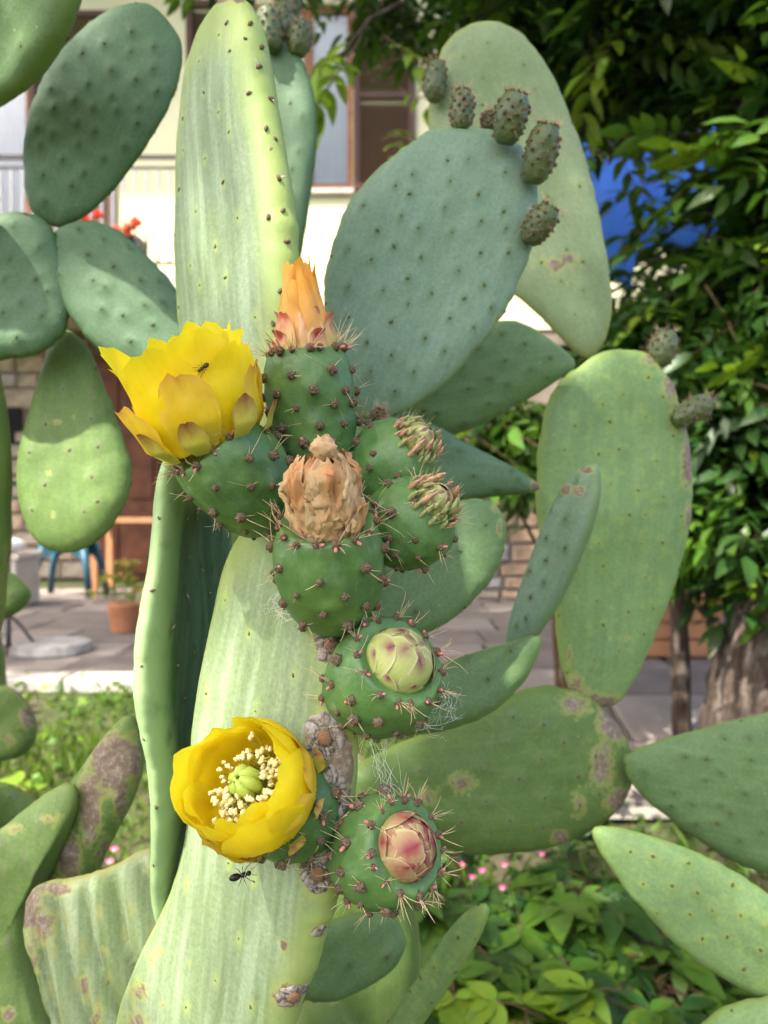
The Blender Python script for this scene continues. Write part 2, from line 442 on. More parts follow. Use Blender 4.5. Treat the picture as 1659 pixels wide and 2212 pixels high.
PADS = {}
def pad_core(parent, key, poly, c0, e1, e2, nv, T, mat, axis2, N=112, fine=1.0, patches=(), areole='dot', spacing=0.024,
             relief=0.0012, bump=0.0012, ridges=0.0, rimw=0.9, fullness=5.0, bend=0.0, rim_are=True, rimscale=1.0, seed=0, label=None, name='pad', corkrim=0.0, spots=(), asc=(0.45, 0.85)):
    """poly: (n,2) outline in the plane (e1,e2) about c0; axis2: direction base->tip in the plane"""
    poly = np.asarray(poly)
    x, y = poly[:, 0], poly[:, 1]; x2, y2 = np.roll(x, -1), np.roll(y, -1)
    A = 0.5*np.sum(x*y2-x2*y)
    cen = np.array([np.sum((x+x2)*(x*y2-x2*y)), np.sum((y+y2)*(x*y2-x2*y))])/(6*A)
    q = poly-cen
    if A < 0: q = q[::-1]
    ax = np.array(axis2, dtype=float); ax /= np.linalg.norm(ax); ay = np.array([ax[1], -ax[0]])
    # scalloped, slightly irregular rim
    ang = np.arctan2(q[:, 1], q[:, 0]); rad = np.linalg.norm(q, axis=1)
    cc = np.c_[np.cos(ang)*3, np.sin(ang)*3, np.full_like(ang, seed*1.7)]
    q = q*(1+0.016*vnoise(cc, 1.6, seed)+0.010*vnoise(cc, 4.5, seed+5)+0.007*vnoise(cc, 10, seed+6))[:, None]
    size = rad.mean()
    s_in = np.linspace(0.04, 0.80, int(13*fine)+1)[:-1]
    s_out = 1-0.2*(1-np.linspace(0, 1, int(13*fine)))**1.8
    sl = np.r_[s_in, s_out]; M = len(sl)
    h = 0.5*T*np.sqrt(np.clip(1-sl**fullness, 0, 1))
    ring = [(s, hh) for s, hh in zip(sl, h)] + [(s, -hh) for s, hh in zip(sl[-2::-1], h[-2::-1])]
    loc = []; sv = []; hv = []
    for s, hh in ring:
        loc.append(q*s); sv.append(np.full(N, s)); hv.append(np.full(N, hh))
    n = len(q)
    loc.append(np.zeros((2, 2))); sv.append(np.zeros(2)); hv.append(np.array([h[0], -h[0]]))
    loc = np.vstack(loc); sv = np.concatenate(sv); hv = np.concatenate(hv)
    uv = np.c_[loc@ay, loc@ax]
    # areole lattice in (u, v)
    th = np.arctan2(q[:, 1], q[:, 0]); od = np.argsort(th); R = np.linalg.norm(q, axis=1)
    def sval(p): return np.linalg.norm(p, axis=1)/np.interp(np.arctan2(p[:, 1], p[:, 0]), np.r_[th[od]-2*np.pi, th[od], th[od]+2*np.pi], np.r_[R[od], R[od], R[od]])
    rr = random.Random(seed+5); lat = []
    ext = np.abs(uv).max(axis=0); nv_, nu_ = int(ext[1]/spacing*1.25)+2, int(ext[0]/spacing)+2
    for i in range(-nv_, nv_+1):
        for j in range(-nu_, nu_+1):
            lat.append(((j+0.5*(i % 2))*spacing*0.92+rr.gauss(0, spacing*0.13), i*spacing*0.8+rr.gauss(0, spacing*0.13)))
    lat = np.array(lat); lp = lat[:, :1]*ay+lat[:, 1:]*ax
    lp = lp[sval(lp) < 0.86]
    # relief
    up = np.where(hv >= 0, 1.0, -1.0)
    wp = np.c_[loc, hv]
    d = relief*fbm(wp, 1/0.035, seed, 2)
    warp = 0.0045*vnoise(np.c_[loc, loc[:, 0]*0], 1/0.075, seed+31)
    if ridges:
        dd = uv[:, 0]+0.25*uv[:, 1]+0.006*vnoise(wp, 18, seed+3)
        d += ridges*(np.abs(np.sin(dd/0.021*math.pi))**0.7-0.5)*np.clip((1-sv)*6, 0, 1)
    spot = np.zeros(len(loc))
    for p in lp:
        r2 = ((loc-p)**2).sum(axis=1)
        g = np.exp(-r2/(2*(spacing*0.17)**2)); d += bump*g
        spot = np.maximum(spot, np.exp(-(((loc-p)@ay)**2/(2*0.0022**2)+((loc-p)@ax)**2/(2*0.0042**2))))
    hv2 = hv+up*d*np.clip((1-sv)*8, 0, 1)+bend*(uv[:, 1]**2)/size+warp
    W = np.array(c0)+(loc+cen)[:, :1]*np.array(e1)+(loc+cen)[:, 1:]*np.array(e2)+hv2[:, None]*np.array(nv)
    f = []
    for j in range(len(ring)-1):
        k = np.arange(N); f.append(np.c_[j*N+k, (j+1)*N+k, (j+1)*N+(k+1) % N, j*N+(k+1) % N])
    f = np.vstack(f); tri = []
    cF, cB = len(ring)*N, len(ring)*N+1; L = (len(ring)-1)*N
    k = np.arange(N)
    fl = f.tolist()+[(cF, a, b) for a, b in zip(k, (k+1) % N)]+[(cB, L+b, L+a) for a, b in zip(k, (k+1) % N)]
    rim = np.clip((sv-rimw)/(1-rimw+1e-6), 0, 1)**0.8
    cork = np.zeros(len(loc))
    dxy = np.c_[W[:, 0]/W[:, 1]*1659+829.5, 1106-(W[:, 2]-CZ)/W[:, 1]*1659]
    for (px, py, rx, ry, st) in patches:
        g = st*np.exp(-(((dxy[:, 0]-px)/rx)**2+((dxy[:, 1]-py)/ry)**2)*0.7)*(up > 0)
        cork = np.maximum(cork, g)
    if corkrim:
        cork = np.maximum(cork, corkrim*np.clip((sv-0.93)/0.07, 0, 1)*(0.6+0.5*vnoise(wp, 30, seed+9)))
    org = np.array(c0)+cen[0]*np.array(e1)+cen[1]*np.array(e2)-(ax[0]*np.array(e1)+ax[1]*np.array(e2))*size
    org = Vector(org)
    me = mesh_from('pad', W-np.array(org), fl, [MAT[mat]], None, True, uv, dict(rim=rim, spot=spot, cork=cork))
    pl = parent.location if parent else Vector((0, 0, 0))
    o = put(name, me, parent, org-pl)
    if label: o['label'] = label
    bvh = BVHTree.FromPolygons([Vector(v) for v in W], [tuple(x) for x in fl])
    rec = dict(o=o, org=org, bvh=bvh, n=Vector(nv), key=key)
    PADS[key] = rec
    for (sx, sy, sc) in spots:
        d_ = (P(sx, sy, 1.0)-Vector((0, 0, CZ))).normalized(); hh_ = bvh.ray_cast(Vector((0, 0, CZ)), d_)
        if hh_[0] is not None:
            put('areole', AREOLE['pad'][(sx+sy) % 6], o, hh_[0]-org, zrot(hh_[1], sx*1.3), sc)
    if areole:
        ms = AREOLE[areole]
        pts = [Vector(np.array(c0)+(p+cen)[0]*np.array(e1)+(p+cen)[1]*np.array(e2)+T*0.7*np.array(nv)) for p in lp]
        if rim_are:
            per = np.linalg.norm(np.diff(q, axis=0), axis=1).sum()
            cnt = int(per/(spacing*1.5))
            for i in range(cnt):
                g = q[int(i*N/cnt) % N]
                off = rr.uniform(-0.15, 0.3)*T
                pts.append(Vector(np.array(c0)+(g*1.03+cen)[0]*np.array(e1)+(g*1.03+cen)[1]*np.array(e2)+off*np.array(nv)))
        for i, p in enumerate(pts):
            hit = bvh.find_nearest(p)
            if hit[0] is None: continue
            if (hit[0]-Vector((0, 0, CZ))).normalized().dot(hit[1]) > 0.25: continue
            dx, dy = hit[0].x/hit[0].y*1659+829.5, 1106-(hit[0].z-CZ)/hit[0].y*1659
            if not (-60 < dx < 1720 and -60 < dy < 2270): continue
            put('areole', ms[rr.randrange(len(ms))], o, hit[0]-org-hit[1]*0.0003, zrot(hit[1], rr.uniform(0, 6.28)),
                rr.uniform(*asc))
    return rec

def pad(parent, key, pts, pl, T, mat, base, N=112, **kw):
    """outline traced in the photo, laid on the pad's own plane"""
    p0, n = plane_of(pl)
    e1 = Vector((1, 0, 0)); e1 = (e1-n*e1.dot(n))
    if e1.length < 0.2: e1 = Vector((0, 1, 0))-n*n.y
    e1.normalize(); e2 = n.cross(e1)
    if e2.z < 0: e2 = -e2
    camp = Vector((0, 0, CZ))
    def on(dx, dy):
        r = P(dx, dy, 1.0)-camp
        t = (p0-camp).dot(n)/r.dot(n)
        w = camp+r*t-p0
        return (w.dot(e1), w.dot(e2))
    poly = smooth_closed([on(*q) for q in pts], N)
    b = np.array(on(*base)); ax = poly.mean(axis=0)-b
    return pad_core(parent, key, poly, p0, e1, e2, n, T, mat, ax, N, **kw)

def stalk(parent, top, foot, width, T, mat, count=2, seed=0):
    """old stem joints that carry the plant down to the soil"""
    top, foot = Vector(top), Vector(foot)
    d = (foot-top)
    for i in range(count):
        a = top+d*(i/count)-d*0.04; b = top+d*((i+1)/count)+d*0.04
        L = (b-a).length; e2 = (a-b).normalized(); e1 = Vector((1, 0, 0)); e1 = (e1-e2*e1.dot(e2)).normalized()
        nv = e1.cross(e2)
        if nv.y > 0: nv = -nv
        t = np.linspace(0, 2*np.pi, 64, endpoint=False)
        poly = np.c_[np.cos(t)*width/2*(1-0.12*np.sin(t)), np.sin(t)*L/2]
        pad_core(parent, 'stalk%s%d' % (parent.name, i), poly, (a+b)/2, e1, e2, nv, T, mat, (0, 1), 64, areole=None, seed=seed+i, name='stem', corkrim=0.6)

# ------------------------------------------------------------ fruits, buds and flowers
def prof(t):
    return np.interp(t, [0, 0.06, 0.15, 0.3, 0.5, 0.7, 0.85, 0.95, 1.0], [0.30, 0.46, 0.66, 0.86, 0.98, 1.0, 0.975, 0.93, 0.86])

def fruit(parent, base, top, R, mat='fruit_green', rows=6, per=9, seed=0, ar='fruit', crown=12, topin=0.80, bumps=0.0017, label=None, squash=1.0, spines=1.0, name='fruit', profile=prof, ascale=1.0):
    base, top = Vector(base), Vector(top)
    H = (top-base).length; z = (top-base).normalized(); q = zrot(z)
    N, M = 80, 44
    r = random.Random(seed+400)
    ar_pts = []
    for i in range(rows):
        t = 0.10+0.80*(i+0.2)/rows
        for j in range(per):
            ar_pts.append((t+r.gauss(0, 0.014), (j+0.5*(i % 2)+r.gauss(0, 0.07))/per*2*math.pi))
    tt = np.r_[np.linspace(0, 1, M), np.full(6, 1.0)]
    rr = np.r_[profile(np.linspace(0, 1, M)), profile(1.0)*np.linspace(0.95, 0.03, 6)]
    zz = np.r_[np.linspace(0, 1, M)*H, H-np.array([0.0, 0.04, 0.09, 0.13, 0.15, 0.16])*R*1.2]
    ph = np.linspace(0, 2*np.pi, N, endpoint=False)
    TT, PH = np.meshgrid(tt, ph, indexing='ij'); RR = np.repeat(rr[:, None], N, 1)*R; ZZ = np.repeat(zz[:, None], N, 1)
    disp = np.zeros_like(RR)
    side = np.zeros(len(tt)); side[:M] = 1
    for (t, p) in ar_pts:
        dph = (PH-p+np.pi) % (2*np.pi)-np.pi
        d2 = (dph*RR)**2+((TT-t)*H)**2
        disp += bumps*np.exp(-d2/(2*(R*0.2)**2))*side[:, None]
    V0 = np.c_[(RR*np.cos(PH)).ravel(), (RR*np.sin(PH)).ravel(), ZZ.ravel()]
    disp += R*(0.036*fbm(V0, 1/(R*0.64), seed, 3)+0.044*vnoise(V0, 1/(R*1.2), seed+8)).reshape(RR.shape)*np.minimum(1, RR/(0.4*R))
    RR2 = RR+disp
    V = np.c_[(RR2*np.cos(PH)).ravel(), (RR2*np.sin(PH)*squash).ravel(), ZZ.ravel()]
    f = []
    for j in range(len(tt)-1):
        k = np.arange(N); f.append(np.c_[j*N+k, j*N+(k+1) % N, (j+1)*N+(k+1) % N, (j+1)*N+k])
    f = np.vstack(f).tolist()
    f.append(tuple(range(N-1, -1, -1))); f.append(tuple(range((len(tt)-1)*N, len(tt)*N)))
    me = mesh_from('fruit', V, f, [MAT[mat]], None, True)
    o = put(name, me, parent, base-parent.location, q)
    if label: o['label'] = label
    bvh = BVHTree.FromPolygons([Vector(v) for v in V], f)
    qi = q.inverted()
    view = qi @ (Vector((0, 0, CZ))-(base+top)/2).normalized()
    ms, mc = AREOLE['fruit'], AREOLE['crown']
    for i, (t, p) in enumerate(ar_pts):
        rad = float(profile(t))*R*1.1
        h = bvh.find_nearest(Vector((math.cos(p)*rad, math.sin(p)*rad*squash, t*H)))
        if h[1].dot(view) < -0.35: continue
        k = (0.75+0.35*t)*r.uniform(0.75, 1.3)*ascale
        put('areole', ms[r.randrange(len(ms))], o, h[0]-h[1]*0.0004, zrot(h[1], r.uniform(0, 6.28)), k)
    for j in range(crown):
        p = (j+r.uniform(-0.2, 0.2))/crown*2*math.pi; rad = float(profile(1.0))*R*r.uniform(0.93, 1.04)
        nv = Vector((math.cos(p)*0.75, math.sin(p)*0.75, 0.75)).normalized()
        if nv.dot(view) < -0.6: continue
        put('areole', mc[r.randrange(len(mc))], o, Vector((math.cos(p)*rad, math.sin(p)*rad*squash, H*0.985)), zrot(nv, r.uniform(0, 6.28)), r.uniform(0.8, 1.2)*spines*ascale)
    rec = dict(o=o, H=H, R=R, bvh=bvh, q=q, base=base)
    return rec

def petal_mesh(rt, zt, wt, seed, mat, ragged=0.06, pointed=False, wave=0.0015, nu=13, nv=18, tipcurl=0.0, roundness=0.35, crumple=0.0, flat=0.0):
    """rt, zt, wt: radius from the flower axis, height and half-width along the petal (functions of t)"""
    s = np.linspace(-1, 1, nu); t = np.linspace(0, 1, nv)
    Tm, Sm = np.meshgrid(t, s, indexing='ij')
    if pointed: te = Tm
    else:
        edge = roundness*np.abs(s)**3.2
        edge = edge+ragged*np.abs(vnoise(np.c_[s*5.0, s*0+seed, s*0], 1.0, seed))+0.5*ragged*vnoise(np.c_[s*13.0, s*0+seed, s*0], 1.0, seed+1)
        te = Tm*(1-edge[None, :])
    r = rt(te); z = zt(te); w = wt(te)
    ang = Sm*w/np.maximum(r, 0.006)
    ang = np.clip(ang, -1.5, 1.5)
    pp = np.c_[(Sm*2).ravel(), (te*3).ravel(), np.full(Sm.size, seed*3.3)]
    dr = (wave*vnoise(pp, 1.3, seed)*te.ravel()).reshape(Sm.shape)
    if crumple:
        rg_ = 1-2*np.abs(fbm(pp, 1.5, seed+4, 2))+0.5*(1-2*np.abs(fbm(pp, 4.0, seed+24, 2)))
        dr = dr+crumple*(0.55*rg_+0.35*fbm(pp, 2.2, seed+4, 3)).reshape(Sm.shape)
        z = z+crumple*0.7*(fbm(pp, 2.0, seed+14, 2)).reshape(Sm.shape)*te
    rr = r+dr+tipcurl*np.clip(te-0.75, 0, 1)**2+flat*Sm**2*te
    V = np.c_[(rr*np.cos(ang)).ravel(), (rr*np.sin(ang)).ravel(), z.ravel()]
    f = []
    for j in range(nv-1):
        k = np.arange(nu-1); f.append(np.c_[j*nu+k, j*nu+k+1, (j+1)*nu+k+1, (j+1)*nu+k])
    return mesh_from('petal', V, np.vstack(f), [MAT[mat]], None, True, np.c_[((Sm+1)/2).ravel(), Tm.ravel()])

def whorl(fr, n, rt, zt, wt, mat, z0, phase, seed, name='petal', jitter=0.15, tilt=0.06, **kw):
    r = random.Random(seed)
    for i in range(n):
        me = petal_mesh(rt, zt, wt, seed*31+i, mat, **kw)
        a = phase+2*math.pi*i/n+r.gauss(0, jitter)
        rot = Matrix.Rotation(a, 3, 'Z').to_quaternion() @ Matrix.Rotation(r.gauss(0, tilt), 3, 'Y').to_quaternion() @ Matrix.Rotation(r.gauss(0, tilt*0.7), 3, 'X').to_quaternion()
        put(name, me, fr['o'], (0, 0, z0), fr['bend'] @ rot if 'bend' in fr else rot, r.uniform(0.93, 1.07))

I = np.interp
def open_flower(fr, Rb, Rm, Rt, Hf, seed, stamens=True, tilt=0.05, lip=0.0, toward=None, top=None, sep=1.0):
    if toward is not None:
        fr['bend'] = Vector((0, 0, 1)).rotation_difference(fr['q'].inverted() @ (toward-top).normalized())
    z0 = fr['H']-0.004
    k = lambda a: (lambda t: I(t, *a))
    wb = lambda W: (lambda t: W*I(t, [0, 0.25, 0.6, 1.0], [0.42, 0.75, 1.0, 0.86]))
    # inner, middle and outer whorls of broad petals
    whorl(fr, 5, k(([0, 0.3, 0.65, 1], [Rb*0.75, Rm*0.9, Rm*0.97, Rt*0.93])), lambda t: Hf*t*0.98, wb(0.0225), 'petal_yellow', z0, 0.3, seed+1, tilt=tilt, ragged=0.06, wave=0.003, tipcurl=lip, roundness=0.42)
    whorl(fr, 5, k(([0, 0.3, 0.65, 1], [Rb*0.85, Rm*0.97, Rm*1.04, Rt*1.0])), lambda t: Hf*t*0.95, wb(0.0240), 'petal_yellow', z0, 0.95, seed+2, tilt=tilt, ragged=0.055, wave=0.003, tipcurl=lip, roundness=0.42)
    whorl(fr, 5, k(([0, 0.3, 0.65, 1], [Rb*0.95, Rm*1.03, Rm*1.09, Rt*1.06])), lambda t: Hf*t*0.82, wb(0.0235), 'petal_yellow', z0, 0.35, seed+3, tilt=tilt, ragged=0.05, wave=0.003, tipcurl=lip*1.3, roundness=0.45)
    whorl(fr, 6, k(([0, 0.3, 0.65, 1], [Rb*1.0, Rm*1.06, Rm*1.13, Rt*1.10])), lambda t: Hf*t*0.60, wb(0.0165), 'petal_outer', z0, 0.55, seed+4, tilt=tilt, ragged=0.06, wave=0.002, roundness=0.5)
    whorl(fr, 8, k(([0, 0.3, 0.65, 1], [Rb*1.02, Rm*1.06, Rm*1.14, Rt*1.13])), lambda t: Hf*t*0.30*sep, wb(0.0085*sep), 'sepal_red', z0-0.0006, 0.2, seed+5, name='sepal', tilt=tilt, ragged=0.05, wave=0.001, roundness=0.6)
    if stamens:
        r = random.Random(seed)
        sm = []
        for i in range(6):
            b = MB(); L = 0.017+0.003*(i % 3); cv = 0.004+0.0012*i
            b.tube([(0, 0, 0), (cv*0.35, 0, L*0.4), (cv*0.9, 0.0004*i, L*0.8), (cv*0.8, 0, L)], [0.0005, 0.00045, 0.0004, 0.00035], 5, 0)
            b.ball((cv*0.8, 0, L+0.0008), 0.00135, 7, 5, 1, i, 0.25, (1.15, 0.8, 0.95))
            b.ball((cv*0.8+0.0009, 0.0006, L+0.0004), 0.0009, 6, 4, 1, i+2, 0.25)
            sm.append(b.mesh('stamen', [MAT['filament'], MAT['anther']], True))
        for i in range(150):
            a = r.uniform(0, 2*math.pi); rad = Rb*0.22+Rb*0.62*math.sqrt(r.random())
            rot = Matrix.Rotation(a, 3, 'Z').to_quaternion() @ Matrix.Rotation(r.gauss(-0.05, 0.12)-0.28*(rad/Rb), 3, 'Y').to_quaternion()
            bq = fr.get('bend', Matrix.Identity(3).to_quaternion())
            put('stamen', sm[r.randrange(6)], fr['o'], Vector((0, 0, z0)) + bq @ Vector((math.cos(a)*rad, math.sin(a)*rad, 0.002+0.004*rad/Rb)), bq @ rot, r.uniform(0.8, 1.1))
        # the pistil: thick style with a lobed green stigma
        b = MB(); b.tube([(0, 0, 0), (0, 0, 0.010), (0, 0, 0.017)], [0.0026, 0.0030, 0.0034], 10)
        for i in range(6):
            a = i/6*2*math.pi
            b.tube([(math.cos(a)*0.0022, math.sin(a)*0.0022, 0.013), (math.cos(a)*0.0038, math.sin(a)*0.0038, 0.018),
                    (math.cos(a)*0.0036, math.sin(a)*0.0036, 0.023), (math.cos(a)*0.0014, math.sin(a)*0.0014, 0.0265)], [0.0014, 0.0025, 0.0024, 0.0009], 8)
        v = np.array([list(x) for x in b.v])
        put('stigma', mesh_from('stigma', v, b.f, [MAT['stigma_green']], None, True, np.c_[np.full(len(v), 0.5), v[:, 2]/0.027]), fr['o'], Vector((0, 0, z0))+bq @ Vector((0, 0, 0.002)), bq, 1.3)

def closed_bud(fr, Rb, Hb, seed, mat='bud_sepal'):
    z0 = fr['H']-0.0035
    dome = lambda R_, top: ((lambda t: R_*np.cos(-0.15+t*top)), (lambda t: Hb*(np.sin(-0.15+t*top)+0.15)))
    wt = lambda W: (lambda t: W*np.sqrt(np.clip(1-t**2.4, 0, 1))*I(t, [0, 0.4, 1], [0.8, 1.0, 0.9]))
    for i, (n, R_, top, W, ph) in enumerate(((4, Rb*0.93, 1.70, 0.0125, 0.2), (5, Rb*0.965, 1.42, 0.0120, 0.9), (5, Rb*1.0, 1.16, 0.0120, 0.35), (6, Rb*1.035, 0.88, 0.0108, 0.7), (7, Rb*1.07, 0.56, 0.0085, 0.2))):
        rt, zt = dome(R_, top)
        whorl(fr, n, rt, zt, wt(W), mat, z0, ph, seed+i, name='sepal', jitter=0.06, tilt=0.015, pointed=True, wave=0.0006, nu=11, nv=14)
    me = MB(); me.ball((0, 0, Hb*0.42), Rb*0.80, 16, 10, 0, 1, 0.0, (1, 1, Hb/Rb*0.6))
    v = np.array([list(x) for x in me.v])
    put('bud_core', mesh_from('bud_core', v, me.f, [MAT[mat]], None, True, np.c_[np.full(len(v), 0.5), np.full(len(v), 0.3)]), fr['o'], (0, 0, z0))

def scaly_bud(fr, Rb, Hb, seed):
    """young bud wrapped in fleshy pointed leaves"""
    closed_bud(fr, Rb*0.82, Hb, seed, 'bud_sepal')
    r = random.Random(seed); ms = []
    for i in range(5):
        b = MB(); L = 0.0085+0.0012*i
        b.tube([(0, 0, 0), (0.0006, 0, L*0.25), (0.0006, 0, L*0.55), (0, 0, L*0.85), (-0.0008, 0, L)], [0.0012, 0.0019, 0.0017, 0.0008, 0.0002], 8, 0 if i < 3 else 1)
        b.tube([(0.001, 0, 0.001), (0.003, 0.001, 0.007), (0.0042, 0.0014, 0.012)], [0.00016, 0.00014, 0.00004], 4, 2)
        ms.append(b.mesh('leaf_scale', [MAT['scale_green'], MAT['scale_orange'], MAT['spine']], True))
    z0 = fr['H']
    for k, (n, rad, lean, zz) in enumerate(((15, Rb*1.15, 0.12, -0.0045), (14, Rb*1.02, -0.10, -0.0010), (10, Rb*0.84, -0.30, 0.003))):
        for i in range(n):
            a = 2*math.pi*(i+0.5*k)/n+r.gauss(0, 0.08)
            rot = Matrix.Rotation(a, 3, 'Z').to_quaternion() @ Matrix.Rotation(lean+r.gauss(0, 0.12), 3, 'Y').to_quaternion()
            put('leaf_scale', ms[r.randrange(5)], fr['o'], (math.cos(a)*rad, math.sin(a)*rad, z0+zz), rot, r.uniform(0.6, 0.95))

def scar(rec, dx, dy, rx, ry, seed, knob=True):
    """woody scab on a pad where a fruit has dropped"""
    camp = Vector((0, 0, CZ)); d = (P(dx, dy, 1.0)-camp).normalized()
    h = rec['bvh'].ray_cast(camp, d)
    if h[0] is None:
        h = rec['bvh'].find_nearest(P(dx, dy, 0.4))
    c, nv = h[0], h[1]
    e1 = Vector((1, 0, 0)); e1 = (e1-nv*e1.dot(nv)).normalized(); e2 = nv.cross(e1)
    if e2.z < 0: e2 = -e2
    Y = c.y; ax, ay = rx/1659*Y*1.15, ry/1659*Y*1.1
    rnd = random.Random(seed); N, M = 60, 16
    V = []; cr = []
    cracks = [rnd.uniform(0, 6.28) for _ in range(13)]
    for j in range(M+1):
        s = j/M
        for i in range(N):
            a = 2*math.pi*i/N
            out = 1+0.16*float(vnoise(np.array([[math.cos(a)*2, math.sin(a)*2, seed]]), 1.2, seed)[0])
            q = c+e1*(math.cos(a)*ax*s*out)+e2*(math.sin(a)*ay*s*out)
            near = rec['bvh'].find_nearest(q)
            hgt = 0.0011*(1-s**6)+0.0005*float(vnoise(np.array([[q.x, q.y, q.z]]), 500, seed)[0])
            if j == M: hgt = -0.0004
            ck = 0.0
            for k in cracks:
                dd = abs((a-k-0.25*math.sin(s*5+k)+math.pi) % (2*math.pi)-math.pi)*s
                if s > 0.3: ck = max(ck, 1-dd/0.05)
            rg = abs(s-0.42-0.04*math.sin(a*3+seed)); ck = max(ck, 1-rg/0.05)
            hgt -= 0.0006*max(0, ck)
            V.append(near[0]+near[1]*hgt); cr.append(max(0, ck)*0.9)
    F = []
    for j in range(M):
        for i in range(N): F.append((j*N+i, j*N+(i+1) % N, (j+1)*N+(i+1) % N, (j+1)*N+i))
    me = mesh_from('fruit_scar', [v-rec['org'] for v in V], F, [MAT['scar_cork']], None, True, None, dict(crack=cr))
    put('fruit_scar', me, rec['o'])
    if knob:
        b = MB(); b.ball((0, 0, 0.0006), 0.0040*min(1, rx/42), 14, 8, 0, seed, 0.10, (1, 1.1, 0.5))
        put('scar_knob', b.mesh('scar_knob', [MAT['scar_knob']], True), rec['o'], c-rec['org']+nv*0.0006, zrot(nv))
# ------------------------------------------------------------ PLANT A: flowering prickly pear in front
A = empty('prickly_pear', (-0.10, 0.52, 0.0), 'flowering prickly pear with two open yellow blooms and spiny fruits along its tall pale pad', 'cactus')
M_ = pad(A, 'M', [(690, 1075), (730, 1140), (752, 1260), (762, 1400), (766, 1540), (760, 1680), (738, 1820), (708, 1960), (672, 2080), (630, 2200), (580, 2330), (480, 2460), (380, 2500),
                  (290, 2440), (250, 2330), (268, 2200), (325, 2070), (385, 1920), (420, 1760), (440, 1600), (458, 1440), (478, 1280), (505, 1170), (570, 1095), (640, 1062)],
         ('g', 720, 1600, 0.402, -0.75, 0.03), 0.030, 'pad_pale', (430, 2500), N=240, fine=2.2, areole='pad', asc=(0.3, 0.6), spacing=0.040, bump=0.0004, relief=0.0007, rimw=0.76, fullness=7.0, rim_are=False, seed=1,
         patches=[(735, 1650, 34, 70, 0.9), (700, 1590, 44, 50, 0.7), (718, 1385, 44, 50, 0.7), (735, 1740, 30, 50, 0.9), (690, 1885, 46, 46, 0.72), (690, 2010, 26, 24, 0.62), (632, 2150, 44, 34, 0.7),
                  (300, 2140, 26, 40, 0.55), (345, 2060, 22, 16, 0.5), (295, 2215, 30, 40, 0.6), (612, 2042, 11, 14, 0.75), (375, 1890, 10, 26, 0.5), (350, 2175, 9, 12, 0.6), (410, 2070, 8, 14, 0.5)])
T_ = pad(A, 'T', [(478, -8), (515, -6), (545, 40), (570, 120), (590, 220), (606, 330), (617, 450), (624, 580), (632, 720), (634, 860), (625, 1000), (600, 1110), (560, 1150), (510, 1110),
                  (465, 1000), (435, 880), (415, 760), (400, 640), (391, 520), (388, 400), (389, 300), (396, 200), (410, 110), (440, 40)],
         ('g', 600, 500, 0.475, -1.0, 0.04), 0.028, 'pad_pale', (560, 1150), N=200, fine=2.0, areole='pad', spacing=0.036, bump=0.0005, relief=0.0008, rimw=0.70, fullness=8.0, seed=2, rim_are=False, spots=[(541,52,1.1),(530,84,.8),(565,103,1.2),(560,145,1.1),(586,215,1.2),(575,278,1.0),(602,385,1.1),(580,469,1.0),(620,522,1.1),(606,629,1.0),(590,700,1.0),(611,455,1.0),(595,300,0.8),(490,50,.8),(538,202,.9)],
         patches=[(585, 320, 10, 12, 0.5), (470, 0, 24, 10, 0.8), (515, -2, 20, 9, 0.8)])
E_ = pad(A, 'E', [(352, 995), (338, 1080), (326, 1200), (316, 1320), (310, 1440), (310, 1560), (318, 1700), (330, 1830), (344, 1950), (354, 2012), (374, 1960), (398, 1880), (420, 1790),
                  (445, 1650), (468, 1450), (486, 1270), (490, 1130), (462, 1030), (405, 985)],
         [(308, 1400, 0.425), (354, 2012, 0.475), (480, 1400, 0.575)], 0.0215, 'pad_edge', (354, 2020), N=160, fine=2.0, areole='pad', spacing=0.026, bump=0.0007, relief=0.0008, rimw=0.72, fullness=4.5, seed=3)
L1 = pad(A, 'L1', [(60, 1945), (100, 1905), (180, 1890), (250, 1868), (320, 1830), (400, 1850), (430, 1980), (400, 2150), (360, 2300), (280, 2420), (180, 2400), (120, 2240), (80, 2120), (52, 2030)],
         ('g', 220, 2050, 0.52, -0.12, 0.25), 0.022, 'pad_pale2', (280, 2420), N=180, fine=1.8, areole=None, ridges=0.0075, relief=0.002, bump=0.0, rimw=0.93, fullness=5, seed=4,
         patches=[(62, 1960, 30, 60, 0.75), (90, 2000, 40, 50, 0.6), (60, 2090, 24, 60, 0.6), (185, 2130, 14, 40, 0.6), (120, 1920, 60, 20, 0.62), (210, 2200, 14, 40, 0.6), (230, 2060, 14, 30, 0.35)])
L2 = pad(A, 'L2', [(292, 1545), (312, 1640), (290, 1720), (235, 1830), (190, 1915), (120, 1950), (50, 1975), (20, 1940), (60, 1850), (130, 1740), (200, 1640), (250, 1570)],
         ('g', 180, 1800, 0.60, -0.25, 0.1), 0.030, 'pad_olive', (90, 1970), N=120, fine=1.5, areole=None, relief=0.002, rimw=0.9, seed=5,
         patches=[(245, 1650, 60, 70, 0.8), (195, 1740, 26, 90, 0.75), (150, 1850, 30, 60, 0.72), (110, 1920, 60, 30, 0.7), (260, 1720, 20, 70, 0.7), (225, 1840, 24, 40, 0.62), (290, 1640, 20, 60, 0.7)])
